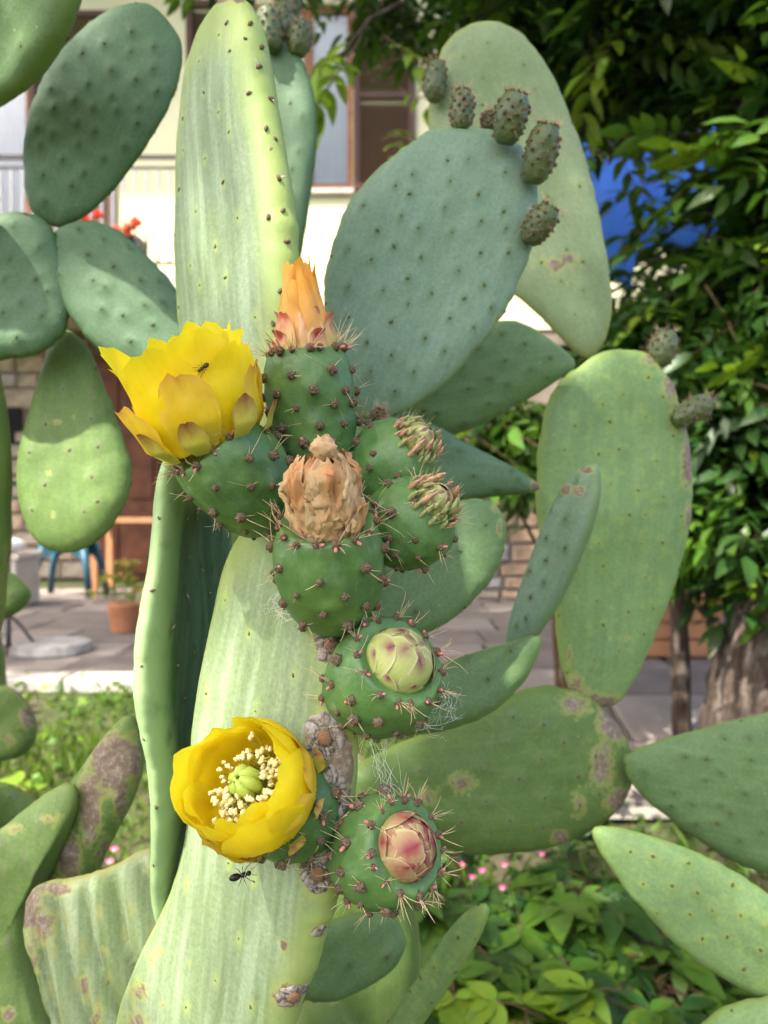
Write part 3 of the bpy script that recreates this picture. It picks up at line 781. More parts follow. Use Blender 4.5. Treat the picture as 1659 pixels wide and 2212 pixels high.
L3 = pad(A, 'L3', [(-60, 1850), (30, 1770), (100, 1715), (160, 1690), (170, 1740), (120, 1850), (70, 1960), (66, 2080), (110, 2220), (100, 2330), (20, 2400), (-80, 2350), (-120, 2150), (-110, 1980)],
         ('g', 40, 2000, 0.57, -0.2, 0.15), 0.024, 'pad_olive', (0, 2400), N=120, fine=1.5, areole=None, ridges=0.0012, relief=0.0018, rimw=0.92, seed=6,
         patches=[(20, 2190, 16, 22, 0.7), (90, 1980, 22, 60, 0.6), (110, 1770, 40, 16, 0.5), (30, 1790, 30, 14, 0.55)])
stalk(A, P(400, 2420, 0.46), (-0.10, 0.52, -0.04), 0.16, 0.06, 'pad_olive', 3, 30)
stalk(A, P(60, 2330, 0.56), (-0.26, 0.62, -0.04), 0.14, 0.06, 'pad_olive', 3, 34)

for i, a in enumerate(((716, 1388, 40, 48), (702, 1592, 46, 50), (716, 1722, 38, 62), (688, 1884, 42, 50), (634, 2150, 40, 28), (690, 2012, 16, 14))):
    scar(M_, *a, seed=40+i, knob=i not in (2, 5))

f1 = fruit(A, P(612, 1128, 0.418), P(448, 955, 0.392), 0.0258, rows=5, per=8, seed=1, crown=15, label='green fruit carrying an open yellow flower tilted to the left')
open_flower(f1, 0.0222, 0.0288, 0.0322, 0.060, 10, stamens=True, tilt=0.06, lip=0.06, toward=P(378, 762, 0.386), top=P(448, 955, 0.392))
f8 = fruit(A, P(692, 1765, 0.420), P(578, 1722, 0.388), 0.0265, rows=5, per=8, seed=8, crown=14, label='green fruit carrying an open cup of yellow petals with stamens')
open_flower(f8, 0.0205, 0.0285, 0.0270, 0.048, 24, tilt=0.035, toward=P(478, 1660, 0.354), top=P(578, 1722, 0.388), sep=0.75)

f2 = fruit(A, P(688, 1020, 0.432), P(661, 758, 0.424), 0.0232, rows=6, per=8, seed=2, crown=16, label='green fruit topped by a closed withering orange flower', spines=1.15,
           profile=lambda t: np.interp(t, [0, 0.06, 0.2, 0.4, 0.7, 0.9, 1.0], [0.45, 0.66, 0.85, 0.95, 1.0, 0.97, 0.88]))
z2 = f2['H']-0.004
k_ = lambda a: (lambda t: I(t, *a))
wq = lambda W: (lambda t: W*I(t, [0, 0.3, 0.6, 1.0], [0.8, 1.0, 0.95, 0.72]))
whorl(f2, 5, k_(([0, 0.4, 0.8, 1], [0.0140, 0.0120, 0.0068, 0.0050])), lambda t: 0.051*t, wq(0.0095), 'petal_orange', z2, 0.5, 70, ragged=0.12, wave=0.003, crumple=0.0009, roundness=0.15, tilt=0.05, tipcurl=0.015)
whorl(f2, 6, k_(([0, 0.4, 0.8, 1], [0.0160, 0.0142, 0.0090, 0.0062])), lambda t: 0.043*t, wq(0.0105), 'petal_orange', z2, 0.1, 71, ragged=0.10, wave=0.003, crumple=0.0009, roundness=0.3, tilt=0.04)
whorl(f2, 6, k_(([0, 0.4, 0.8, 1], [0.0172, 0.0156, 0.0100, 0.0078])), lambda t: 0.036*t, wq(0.0105), 'petal_peach', z2, 0.75, 72, ragged=0.08, wave=0.002, crumple=0.0008, roundness=0.4, tilt=0.04)
whorl(f2, 7, k_(([0, 0.4, 0.8, 1], [0.0182, 0.0172, 0.0146, 0.0138])), lambda t: 0.024*t, wq(0.0078), 'sepal_pink', z2, 0.3, 73, name='sepal', ragged=0.05, wave=0.001, crumple=0.0004, roundness=0.65, tilt=0.05, tipcurl=0.05)
whorl(f2, 8, k_(([0, 0.4, 0.8, 1], [0.0190, 0.0190, 0.0176, 0.0178])), lambda t: 0.0140*t, wq(0.0062), 'sepal_pink', z2-0.0004, 0.7, 74, name='sepal', ragged=0.05, wave=0.001, roundness=0.8, tilt=0.05, tipcurl=0.08)

f3 = fruit(A, P(722, 1352, 0.405), P(706, 1124, 0.372), 0.0268, rows=5, per=8, seed=3, crown=15, label='green fruit topped by a dried tan flower')
z3 = f3['H']-0.006
wd = lambda W: (lambda t: W*I(t, [0, 0.3, 0.7, 1.0], [0.8, 1.0, 0.95, 0.75]))
whorl(f3, 5, k_(([0, 0.4, 0.8, 1], [0.0125, 0.0135, 0.0110, 0.0030])), lambda t: 0.0440*t, wd(0.0135), 'petal_dry', z3, 0.4, 80, ragged=0.12, wave=0.002, crumple=0.0032, roundness=0.1, tilt=0.05, nu=17, nv=24)
whorl(f3, 6, k_(([0, 0.4, 0.8, 1], [0.0142, 0.0155, 0.0142, 0.0085])), lambda t: 0.0405*t, wd(0.0135), 'petal_dry', z3, 0.1, 81, ragged=0.14, wave=0.002, crumple=0.0032, roundness=0.25, tilt=0.06, nu=17, nv=24)
whorl(f3, 6, k_(([0, 0.4, 0.8, 1], [0.0155, 0.0165, 0.0160, 0.0150])), lambda t: 0.024*t, wd(0.0120), 'petal_dry', z3, 0.75, 82, ragged=0.16, wave=0.002, crumple=0.0026, roundness=0.4, tilt=0.06, nu=15, nv=20)
whorl(f3, 9, k_(([0, 0.4, 0.8, 1], [0.0172, 0.0182, 0.0180, 0.0185])), lambda t: 0.0100*t, wd(0.0040), 'sepal_maroon', z3+0.002, 0.3, 83, name='sepal', ragged=0.10, crumple=0.0006, roundness=0.6, tilt=0.12)
whorl(f3, 11, k_(([0, 0.4, 0.8, 1], [0.0165, 0.0178, 0.0170, 0.0172])), lambda t: 0.006+0.024*t, wd(0.0048), 'petal_dry', z3, 0.5, 84, ragged=0.3, wave=0.003, crumple=0.0022, roundness=0.5, tilt=0.14, tipcurl=0.04)
kb = MB(); kb.ball((0, 0, 0), 0.0052, 18, 12, 0, 4, 0.16, (1.1, 0.9, 1.15)); kv = np.array([list(x) for x in kb.v])
kv += (0.0012*fbm(kv, 420, 3, 2))[:, None]*kv/0.005
put('withered_style', mesh_from('withered_style', kv, kb.f, [MAT['petal_dry']], None, True, np.c_[np.full(len(kv), 0.2), np.full(len(kv), 0.8)]), f3['o'], (0.001, 0.0, z3+0.0440))

f4 = fruit(A, P(795, 1055, 0.452), P(900, 950, 0.424), 0.0240, 'bud_green', profile=lambda t: np.interp(t, [0, 0.06, 0.2, 0.45, 0.65, 0.82, 0.93, 1.0], [0.42, 0.62, 0.86, 1.0, 0.98, 0.86, 0.70, 0.56]), rows=5, per=8, seed=4, crown=0, bumps=0.0020, label='young green fruit with a scaly bud beside the withered orange flower', ascale=0.8)
scaly_bud(f4, 0.0118, 0.0115, 90)
f5 = fruit(A, P(828, 1178, 0.428), P(938, 1082, 0.400), 0.0228, 'bud_green', profile=lambda t: np.interp(t, [0, 0.06, 0.2, 0.45, 0.65, 0.82, 0.93, 1.0], [0.42, 0.62, 0.86, 1.0, 0.98, 0.86, 0.70, 0.56]), rows=5, per=8, seed=5, crown=6, bumps=0.0018, label='young green fruit with a scaly bud beside the dried tan flower', ascale=0.85)
scaly_bud(f5, 0.0120, 0.0115, 95)
f6 = fruit(A, P(765, 1528, 0.412), P(866, 1425, 0.377), 0.0272, 'bud_green', rows=5, per=9, seed=6, crown=15, label='round green fruit with a closed pale green bud')
closed_bud(f6, 0.0168, 0.0150, 100)
f7 = fruit(A, P(752, 1858, 0.415), P(880, 1828, 0.380), 0.0258, 'bud_green', rows=5, per=9, seed=7, crown=15, label='round green fruit with a closed reddish bud')
closed_bud(f7, 0.0150, 0.0140, 110, 'bud_sepal_red')

# young fruits on the pads behind
def young(parent, bx, by, tx, ty, Y, Rpx, seed, dY=0.0, label=None):
    return fruit(parent, P(bx, by, Y), P(tx, ty, Y-dY), Rpx/1659*Y, 'young_fruit', rows=6, per=8, seed=seed, crown=12, bumps=0.0006, ascale=0.62, label=label, name='young_fruit',
                 profile=lambda t: np.interp(t, [0, 0.08, 0.25, 0.5, 0.75, 0.92, 1.0], [0.5, 0.68, 0.88, 1.0, 0.95, 0.78, 0.6]))
fruit_mat('young_fruit', (0.085, 0.115, 0.038, 1), (0.060, 0.085, 0.030, 1), (0.125, 0.14, 0.055, 1))

# ------------------------------------------------------------ PLANT B: big prickly pear on the right
B = empty('prickly_pear', (0.0, 0.84, 0.0), 'large many-jointed prickly pear with small fruits on its pad rims beside the leafy tree', 'cactus')
pad(B, 'B1', [(730, 1690), (790, 1640), (880, 1600), (980, 1555), (1080, 1508), (1180, 1482), (1260, 1500), (1330, 1560), (1368, 1640), (1345, 1730), (1270, 1795), (1160, 1832), (1010, 1842), (880, 1800), (780, 1750)],
    ('g', 1080, 1660, 0.74, 0.15, 0.1), 0.05, 'pad_olive', (730, 1700), fine=1.5, spacing=0.036, relief=0.002, rimw=0.93, seed=11, fullness=3.5,
    patches=[(1330, 1560, 40, 45, 0.8), (1300, 1650, 30, 60, 0.62), (1240, 1520, 40, 30, 0.6), (1345, 1730, 40, 30, 0.75), (1210, 1810, 22, 16, 0.7), (1000, 1690, 34, 30, 0.55), (930, 1720, 30, 26, 0.5), (1250, 1740, 20, 40, 0.5)])
pad(B, 'B2', [(1295, 762), (1345, 752), (1400, 772), (1448, 835), (1480, 930), (1494, 1050), (1482, 1180), (1444, 1310), (1390, 1435), (1345, 1505), (1298, 1528), (1245, 1512), (1215, 1440), (1198, 1330), (1172, 1200),
              (1158, 1080), (1165, 940), (1205, 830)],
    ('g', 1320, 1150, 0.775, 0.12, 0.05), 0.030, 'pad_lime', (1290, 1530), fine=1.6, spacing=0.036, relief=0.0016, rimw=0.94, seed=12,
    patches=[(1478, 900, 30, 40, 0.7), (1455, 830, 26, 40, 0.7), (1488, 1000, 18, 60, 0.72), (1490, 1120, 14, 40, 0.6), (1410, 775, 30, 18, 0.6), (1290, 1515, 60, 20, 0.72), (1240, 1490, 30, 40, 0.6), (1355, 1380, 10, 10, 0.5), (1230, 1420, 8, 30, 0.55)])
pad(B, 'B3', [(1045, 52), (1090, 56), (1140, 88), (1190, 155), (1232, 250), (1268, 360), (1296, 480), (1316, 600), (1318, 700), (1290, 762), (1262, 772), (1215, 735), (1150, 670), (1060, 590), (980, 480), (935, 380), (925, 270), (935, 180), (960, 105), (1000, 65)],
    ('g', 1150, 450, 0.84, -0.08, 0.0), 0.024, 'pad_silver', (1270, 775), fine=1.5, spacing=0.036, relief=0.0012, rimw=0.95, seed=13, corkrim=0.42,
    patches=[(1200, 572, 22, 14, 0.8), (1228, 560, 16, 12, 0.8), (1190, 568, 60, 30, 0.36), (1240, 560, 40, 34, 0.36), (975, 120, 7, 7, 0.8), (1270, 388, 8, 8, 0.8)])
pad(B, 'B4', [(1000, 276), (1058, 280), (1118, 312), (1130, 320), (1158, 390), (1160, 500), (1120, 610), (1085, 680), (1010, 780), (920, 860), (830, 905), (768, 890), (722, 820), (702, 700), (704, 580), (740, 470), (800, 380), (875, 312), (940, 282)],
    ('g', 930, 600, 0.625, 0.10, 0.05), 0.024, 'pad_blue', (800, 905), N=150, fine=1.8, spacing=0.027, relief=0.0012, rimw=0.94, seed=14, patches=[(1075, 690, 10, 14, 0.55)])
pad(B, 'B5', [(1242, 785), (1215, 815), (1110, 880), (1010, 930), (940, 945), (860, 920), (850, 850), (930, 780), (1040, 712), (1110, 690), (1190, 735)],
    ('g', 1060, 820, 0.735, 0.2, 0.0), 0.026, 'pad_mid', (1242, 790), spacing=0.028, rimw=0.93, seed=15)
pad(B, 'B6', [(1162, 1048), (1110, 1012), (1010, 958), (930, 912), (850, 880), (780, 900), (750, 980), (780, 1070), (880, 1100), (990, 1082), (1085, 1072), (1150, 1064)],
    ('g', 950, 1000, 0.70, 0.35, 0.0), 0.026, 'pad_teal', (1162, 1055), spacing=0.028, rimw=0.9, seed=16, patches=[(1158, 1054, 12, 20, 0.7)])
pad(B, 'B7', [(1050, 1080), (1085, 1108), (1093, 1165), (1060, 1255), (980, 1335), (890, 1380), (800, 1385), (740, 1330), (760, 1220), (830, 1130), (940, 1088)],
    ('g', 930, 1230, 0.60, 0.1, 0.2), 0.024, 'pad_mid', (740, 1390), spacing=0.036, rimw=0.94, seed=17, areole='dot', patches=[(1072, 1095, 16, 12, 0.55), (1080, 1140, 8, 30, 0.5)])
pad(B, 'B8', [(1268, 1004), (1296, 1010), (1294, 1085), (1255, 1195), (1200, 1310), (1150, 1385), (1112, 1402), (1098, 1382), (1118, 1290), (1165, 1155), (1222, 1045)],
    ('g', 1200, 1200, 0.655, -1.1, 0.0), 0.020, 'pad_blue', (1110, 1402), N=120, fine=1.5, spacing=0.022, rimw=0.85, seed=18, rim_are=False,
    patches=[(1222, 1058, 12, 12, 0.8), (1252, 1060, 13, 11, 0.85), (1265, 1015, 16, 10, 0.75)])
pad(B, 'B9', [(1160, 1372), (1168, 1400), (1135, 1470), (1070, 1535), (985, 1572), (890, 1588), (800, 1580), (780, 1520), (840, 1470), (930, 1440), (1020, 1410), (1100, 1388)],
    ('g', 980, 1490, 0.635, -0.1, 0.3), 0.030, 'pad_mid', (800, 1590), spacing=0.036, rimw=0.9, seed=19)
pad(B, 'B10', [(1348, 1642), (1390, 1612), (1500, 1578), (1600, 1552), (1710, 1540), (1790, 1620), (1780, 1780), (1700, 1880), (1640, 1885), (1540, 1835), (1440, 1765), (1375, 1705)],
    ('g', 1550, 1700, 0.71, -0.15, 0.1), 0.022, 'pad_mid', (1348, 1645), spacing=0.026, rimw=0.95, seed=20)
pad(B, 'B11', [(1278, 1792), (1330, 1786), (1430, 1812), (1550, 1862), (1660, 1932), (1770, 2040), (1760, 2150), (1670, 2165), (1560, 2112), (1460, 2040), (1370, 1945), (1305, 1855)],
    ('g', 1500, 1970, 0.64, -0.2, 0.25), 0.022, 'pad_lime', (1278, 1792), spacing=0.024, rimw=0.94, seed=21, N=130, fine=1.5)
pad(B, 'B12', [(1500, 2240), (1560, 2180), (1640, 2158), (1760, 2150), (1820, 2260), (1740, 2400), (1600, 2420), (1510, 2340)], ('g', 1640, 2250, 0.60, -0.1, 0.2), 0.022, 'pad_lime', (1560, 2420), spacing=0.026, rimw=0.94, seed=22)
stalk(B, P(740, 1700, 0.78), (-0.02, 0.84, -0.04), 0.15, 0.07, 'pad_olive', 3, 50)
young(B, 936, 218, 945, 135, 0.825, 24, 301)
young(B, 997, 280, 1000, 198, 0.635, 24, 302)
young(B, 1055, 280, 1058, 245, 0.66, 14, 303)
young(B, 1090, 310, 1115, 200, 0.615, 34, 304, 0.01)
young(B, 1150, 396, 1185, 268, 0.62, 34, 305, 0.015)
young(B, 1140, 525, 1190, 445, 0.62, 30, 306, 0.01)
young(B, 1425, 790, 1440, 715, 0.79, 28, 307)
young(B, 1455, 910, 1535, 865, 0.765, 26, 308)
young(B, 808, 925, 822, 885, 0.55, 12, 309)

# ------------------------------------------------------------ PLANT C: rounded pads at the left
Cc = empty('prickly_pear', (-0.62, 0.80, 0.0), 'prickly pear with rounded blue-green oval pads in front of the balcony railing', 'cactus')
pad(Cc, 'C1', [(300, 6), (352, 24), (388, 82), (390, 160), (360, 248), (300, 340), (235, 420), (172, 472), (125, 492), (82, 470), (56, 420), (50, 340), (68, 240), (110, 148), (170, 70), (235, 22)],
    ('g', 220, 260, 0.70, 0.1, -0.15), 0.022, 'pad_teal', (120, 492), N=130, fine=1.7, spacing=0.023, bump=0.0016, rimw=0.95, seed=61)
pad(Cc, 'C2', [(-120, 300), (-20, 240), (60, 185), (130, 105), (172, 20), (185, -80), (120, -150), (40, -60), (-10, 60), (-90, 140), (-160, 220)],
    ('g', 40, 100, 0.62, -0.5, -0.3), 0.026, 'pad_mid', (-120, 300), spacing=0.036, rimw=0.86, seed=62)
pad(Cc, 'C3', [(-100, 560), (-40, 482), (40, 458), (100, 478), (128, 540), (148, 640), (138, 715), (90, 758), (30, 774), (-50, 772), (-112, 690)],
    ('g', 30, 620, 0.69, 0.1, 0.0), 0.026, 'pad_teal', (-100, 760), spacing=0.026, rimw=0.94, seed=63)
pad(Cc, 'C4', [(185, 476), (245, 492), (312, 546), (372, 612), (412, 690), (410, 760), (360, 798), (285, 795), (220, 760), (155, 690), (112, 612), (105, 545), (130, 496)],
    ('g', 250, 640, 0.70, 0.05, 0.1), 0.024, 'pad_teal', (130, 500), spacing=0.028, rimw=0.95, seed=64, N=130, fine=1.5)
pad(Cc, 'C5', [(140, 712), (185, 745), (225, 835), (265, 945), (284, 1030), (262, 1110), (212, 1170), (150, 1194), (92, 1180), (52, 1112), (40, 1020), (54, 930), (80, 830), (108, 745)],
    ('g', 160, 960, 0.73, 0.0, 0.1), 0.026, 'pad_olive', (145, 712), spacing=0.036, rimw=0.95, seed=65, patches=[(125, 910, 12, 14, 0.5), (160, 905, 8, 8, 0.5), (105, 1020, 8, 8, 0.5), (115, 1110, 8, 10, 0.5)])
stalk(Cc, P(-165, 275, 0.63), P(-170, 640, 0.70), 0.11, 0.04, 'pad_mid', 1, 69)
stalk(Cc, P(-120, 760, 0.72), (-0.62, 0.80, -0.04), 0.16, 0.06, 'pad_olive', 4, 70)

# ------------------------------------------------------------ PLANT D: narrow pad behind the tallest one
D_ = empty('prickly_pear', (-0.16, 0.98, 0.0), 'narrow blue-green prickly pear standing behind the tallest pale pad, clustered fruits at its tip', 'cactus')
pad(D_, 'D1', [(610, 86), (648, 118), (676, 200), (682, 300), (668, 420), (648, 540), (630, 660), (606, 760), (570, 700), (552, 500), (548, 300), (560, 170), (585, 105)],
    ('g', 610, 400, 0.84, -0.3, 0.0), 0.024, 'pad_teal', (600, 760), spacing=0.036, rimw=0.95, seed=81)
stalk(D_, P(600, 720, 0.86), (-0.16, 0.98, -0.04), 0.14, 0.06, 'pad_olive', 4, 84)
young(D_, 585, 110, 578, 20, 0.82, 28, 321); young(D_, 612, 95, 610, 10, 0.84, 26, 322); young(D_, 640, 120, 655, 50, 0.83, 26, 323); young(D_, 600, 60, 640, -20, 0.86, 26, 324)

# ------------------------------------------------------------ PLANT E: low plant in the creeper, PLANT F: small plant by the terrace
E2 = empty('prickly_pear', (0.03, 0.74, 0.0), 'low prickly pear with one dark oval pad and one thin slanting pad over the creeper', 'cactus')
pad(E2, 'E21', [(826, 1966), (862, 1990), (876, 2040), (850, 2088), (790, 2130), (715, 2160), (650, 2150), (630, 2090), (660, 2020), (740, 1978)],
    ('g', 770, 2060, 0.62, 0.0, 0.1), 0.020, 'pad_mid', (640, 2170), spacing=0.036, rimw=0.93, seed=91)
pad(E2, 'E22', [(1036, 1952), (1050, 1972), (1022, 2044), (965, 2132), (905, 2218), (850, 2300), (800, 2330), (800, 2280), (850, 2190), (915, 2090), (985, 1990)],
    ('g', 930, 2130, 0.60, -1.0, 0.0), 0.018, 'pad_lime', (800, 2330), spacing=0.024, rimw=0.85, seed=92)
stalk(E2, P(700, 2230, 0.66), (0.03, 0.74, -0.04), 0.12, 0.05, 'pad_olive', 3, 94)
F2 = empty('prickly_pear', (-0.80, 1.30, float(ground_z(0, 1.3))-0.01), 'small weathered prickly pear with olive and brown pads at the terrace edge', 'cactus')
pad(F2, 'F21', [(-70, 1250), (-20, 1228), (30, 1240), (66, 1278), (56, 1310), (20, 1332), (-40, 1340), (-90, 1310)], ('g', 0, 1285, 1.15, 0.2, 0.2), 0.035, 'pad_olive', (-80, 1320), spacing=0.035, seed=101, corkrim=0.5)
pad(F2, 'F22', [(-90, 1500), (-30, 1478), (30, 1490), (70, 1540), (78, 1590), (50, 1630), (0, 1645), (-70, 1640), (-110, 1570)], ('g', 0, 1560, 1.0, 0.1, 0.1), 0.03, 'pad_olive', (-90, 1650), spacing=0.035, seed=102, corkrim=0.6,
    patches=[(60, 1550, 20, 30, 0.7), (20, 1600, 20, 16, 0.5)])
pad(F2, 'F23', [(-80, 1700), (0, 1690), (60, 1712), (90, 1745), (40, 1790), (-40, 1840), (-100, 1800)], ('g', 0, 1760, 0.85, 0.1, 0.1), 0.03, 'pad_olive', (-90, 1800), spacing=0.035, seed=103)
stalk(F2, P(-90, 1300, 1.2), (-0.80, 1.30, 0.06), 0.18, 0.07, 'pad_olive', 3, 105)

# ------------------------------------------------------------ insects and webs
def insect(name, label, c, up, fwd, L, mat, cat, wings=False):
    up = Vector(up).normalized(); fwd = Vector(fwd); fwd = (fwd-up*fwd.dot(up)).normalized(); side = up.cross(fwd)
    root = empty(name, c, label, cat)
    X = lambda a, b, h: fwd*a*L+side*b*L+up*h*L
    for nm, a, r, sc in (('head', 0.42, 0.13, 1.0), ('thorax', 0.16, 0.13, 1.5), ('abdomen', -0.28, 0.19, 1.6)):
        b = MB(); b.ball((0, 0, 0), r*L, 12, 8, 0, 1, 0.03, (sc, 1, 1))
        mt = Matrix((fwd, side, up)).transposed().to_quaternion()
        put(nm, b.mesh(nm, [MAT[mat]], True), root, X(a, 0, 0.22), mt)
    for s in (-1, 1):
        for k in (-1, 0, 1):
            b = MB(); b.tube([X(0.12+0.06*k, 0.06*s, 0.2), X(0.16+0.22*k, 0.30*s, 0.36), X(0.2+0.42*k, 0.46*s, 0.02)], [0.022*L, 0.018*L, 0.012*L], 5)
            put('leg', b.mesh('leg', [MAT[mat]], True), root)
        b = MB(); b.tube([X(0.5, 0.05*s, 0.26), X(0.66, 0.16*s, 0.38), X(0.8, 0.2*s, 0.26)], [0.014*L, 0.012*L, 0.01*L], 4)
        put('antenna', b.mesh('antenna', [MAT[mat]], True), root)
    return root

def ray_fruit(fr, dx, dy):
    return P(dx, dy, 0.38)
def thread(b, a, c, n=7, sag=0.002, r=0.00009, rnd=None, wig=0.0006):
    a, c = Vector(a), Vector(c); pts = []
    for i in range(n):
        t = i/(n-1); p = a.lerp(c, t)+Vector((0, 0, -sag*4*t*(1-t)))
        if 0 < i < n-1: p += Vector((rnd.gauss(0, wig), rnd.gauss(0, wig), rnd.gauss(0, wig)))
        pts.append(p)
    b.tube(pts, r, 3, 0, False)
def web(label, anchors, seed, strands):
    """fine spider threads spanning between spines"""
    rn = random.Random(seed); b = MB()
    pts = [P(*a) for a in anchors]
    for i in range(strands):
        p, q = rn.sample(pts, 2)
        j = lambda: Vector((rn.gauss(0, 0.0025), rn.gauss(0, 0.002), rn.gauss(0, 0.0025)))
        thread(b, p+j(), q+j(), 8, rn.uniform(-0.001, 0.003), rn.uniform(0.00004, 0.00009), rn, rn.choice([0.0003, 0.0009, 0.0014]))
    o = put('cobweb', b.mesh('cobweb', [MAT['cobweb']], True, pts[0]), None, pts[0])
    tag(o, label, 'cobweb', None, 'stuff')
web('fine white cobweb strung below the dried tan flower', [(590, 1290, 0.39), (610, 1250, 0.385), (680, 1290, 0.375), (640, 1330, 0.385), (700, 1310, 0.38), (585, 1310, 0.392)], 1, 26)
web('white cobweb hanging between the pale green bud and the red bud', [(815, 1600, 0.385), (820, 1680, 0.39), (845, 1710, 0.39), (800, 1590, 0.39), (870, 1720, 0.392), (850, 1590, 0.386)], 2, 24)
web('cobweb stretched beside the pale green bud', [(930, 1470, 0.385), (975, 1500, 0.39), (960, 1540, 0.39), (900, 1560, 0.385), (940, 1580, 0.39), (985, 1545, 0.392)], 4, 24)
web('cobweb stretched below the red bud', [(900, 1960, 0.385), (935, 1900, 0.387), (925, 1975, 0.39), (960, 1860, 0.39)], 5, 14)
# ------------------------------------------------------------ setting materials
def leaf_mat(name, c, weight=0.35, rough=0.42):
    k = NT(name); ob = k.obj()
    rn = k.n('ShaderNodeNewGeometry').outputs['Random Per Island']
    c1 = k.mix(rn, col(c, 0.6), col(c, 1.45))
    n = k.noise(k.scaled(ob, (40, 40, 40)), 1.0, 3)
    c2 = k.mix(k.mapr(n, 0.35, 0.65), c1, (c[0]*1.5, c[1]*1.1, c[2]*0.7, 1))
    k.fin(c2, rough, k.bump(k.noise(k.scaled(ob, (160, 160, 160)), 1.0, 3), 0.3, 0.002), 0.4)
    MAT[name] = k.thin(k.mix(0.4, c2, (c[0]*1.8, c[1]*1.6, c[2]*0.8, 1)), weight)
leaf_mat('leaf_dark', (0.020, 0.066, 0.013))
leaf_mat('leaf_mid', (0.050, 0.130, 0.016))
leaf_mat('leaf_bright', (0.12, 0.235, 0.02))
leaf_mat('leaf_yellow', (0.36, 0.36, 0.09))
leaf_mat('grass', (0.068, 0.145, 0.014), 0.3, 0.55)
leaf_mat('petal_pink', (0.62, 0.09, 0.36), 0.3)
leaf_mat('petal_red', (0.62, 0.05, 0.02), 0.3)
simple('house_plaster', (0.60, 0.59, 0.385), 0.85, 0.07, 1.3, 0.2)
simple('house_stone_base', (0.17, 0.14, 0.11), 0.9, 0.3, 3.0, 0.6)
simple('stone', (0.36, 0.30, 0.235), 0.9, 0.35, 9.0, 0.7)
simple('stone_warm', (0.40, 0.29, 0.20), 0.9, 0.35, 9.0, 0.7)
simple('stone_grey', (0.30, 0.285, 0.27), 0.9, 0.35, 9.0, 0.7)
simple('mortar', (0.22, 0.20, 0.17), 0.95, 0.2, 12.0, 0.5)
simple('paving', (0.165, 0.138, 0.122), 0.85, 0.22, 5.0, 0.4)
simple('paving_light', (0.235, 0.20, 0.175), 0.85, 0.2, 5.0, 0.4)
simple('kerb_stone', (0.45, 0.41, 0.36), 0.85, 0.15, 7.0, 0.4)
simple('shutter_brown', (0.060, 0.026, 0.017), 0.55, 0.25, 14.0, 0.2)
simple('frame_wood', (0.24, 0.095, 0.035), 0.5, 0.3, 9.0, 0.2)
simple('door_wood', (0.13, 0.045, 0.022), 0.55, 0.35, 6.0, 0.3)
simple('table_wood', (0.40, 0.19, 0.09), 0.5, 0.25, 6.0, 0.3)
simple('dark_metal', (0.035, 0.035, 0.038), 0.5, 0.2, 20.0, 0.0, 0.4, 0.5)
simple('rail_metal', (0.22, 0.22, 0.24), 0.5, 0.15, 20.0, 0.0, 0.4, 0.3)
simple('teal_plastic', (0.018, 0.075, 0.11), 0.4, 0.12, 8.0)
simple('tarp_blue', (0.06, 0.20, 0.80), 0.5, 0.12, 3.0, 0.2)
simple('white_cloth', (0.74, 0.74, 0.76), 0.9, 0.06, 5.0, 0.3)
simple('pale_box', (0.55, 0.50, 0.43), 0.8, 0.1, 5.0, 0.2)
simple('curtain', (0.50, 0.58, 0.56), 0.9, 0.1, 4.0, 0.2)
simple('terracotta', (0.42, 0.18, 0.09), 0.85, 0.2, 10.0, 0.3)
simple('shade_black', (0.012, 0.012, 0.012), 0.9, 0.2, 3.0)  # near-black colour stands in for shade inside openings
simple('rock', (0.26, 0.22, 0.185), 0.9, 0.45, 22.0, 0.8)
simple('stem_brown', (0.10, 0.06, 0.03), 0.8, 0.3, 30.0, 0.3)

def bark_mat():
    k = NT('bark'); ob = k.obj()
    n = k.noise(k.scaled(ob, (34, 34, 7)), 1.0, 6, 0.65, 0.5)
    c = k.ramp(n, [(0.3, (0.018, 0.012, 0.009, 1)), (0.5, (0.075, 0.055, 0.042, 1)), (0.7, (0.20, 0.165, 0.14, 1))])
    k.fin(c, 0.9, k.bump(n, 1.0, 0.02), 0.1); MAT['bark'] = k.m
bark_mat()
def soil_mat():
    k = NT('soil'); ob = k.obj()
    a = k.noise(k.scaled(ob, (3, 3, 3)), 1.0, 5); b = k.noise(k.scaled(ob, (40, 40, 40)), 1.0, 5, 0.7)
    c = k.ramp(b, [(0.3, (0.035, 0.03, 0.018, 1)), (0.55, (0.085, 0.075, 0.045, 1)), (0.75, (0.16, 0.13, 0.09, 1))])
    c = k.mix(k.mapr(a, 0.4, 0.62, 0, 0.7), c, (0.035, 0.075, 0.012, 1))
    k.fin(c, 0.95, k.bump(b, 0.8, 0.02), 0.1); MAT['soil'] = k.m
soil_mat()
def glass_mat():
    k = NT('window_glass'); gl = k.n('ShaderNodeBsdfGlossy'); gl.inputs['Roughness'].default_value = 0.03
    tr = k.n('ShaderNodeBsdfTransparent'); fz = k.n('ShaderNodeFresnel'); fz.inputs[0].default_value = 1.6
    mx = k.n('ShaderNodeMixShader'); k.t.links.new(fz.outputs[0], mx.inputs[0]); k.t.links.new(tr.outputs[0], mx.inputs[1]); k.t.links.new(gl.outputs[0], mx.inputs[2])
    k.t.links.new(mx.outputs[0], k.out.inputs[0]); MAT['window_glass'] = k.m
glass_mat()

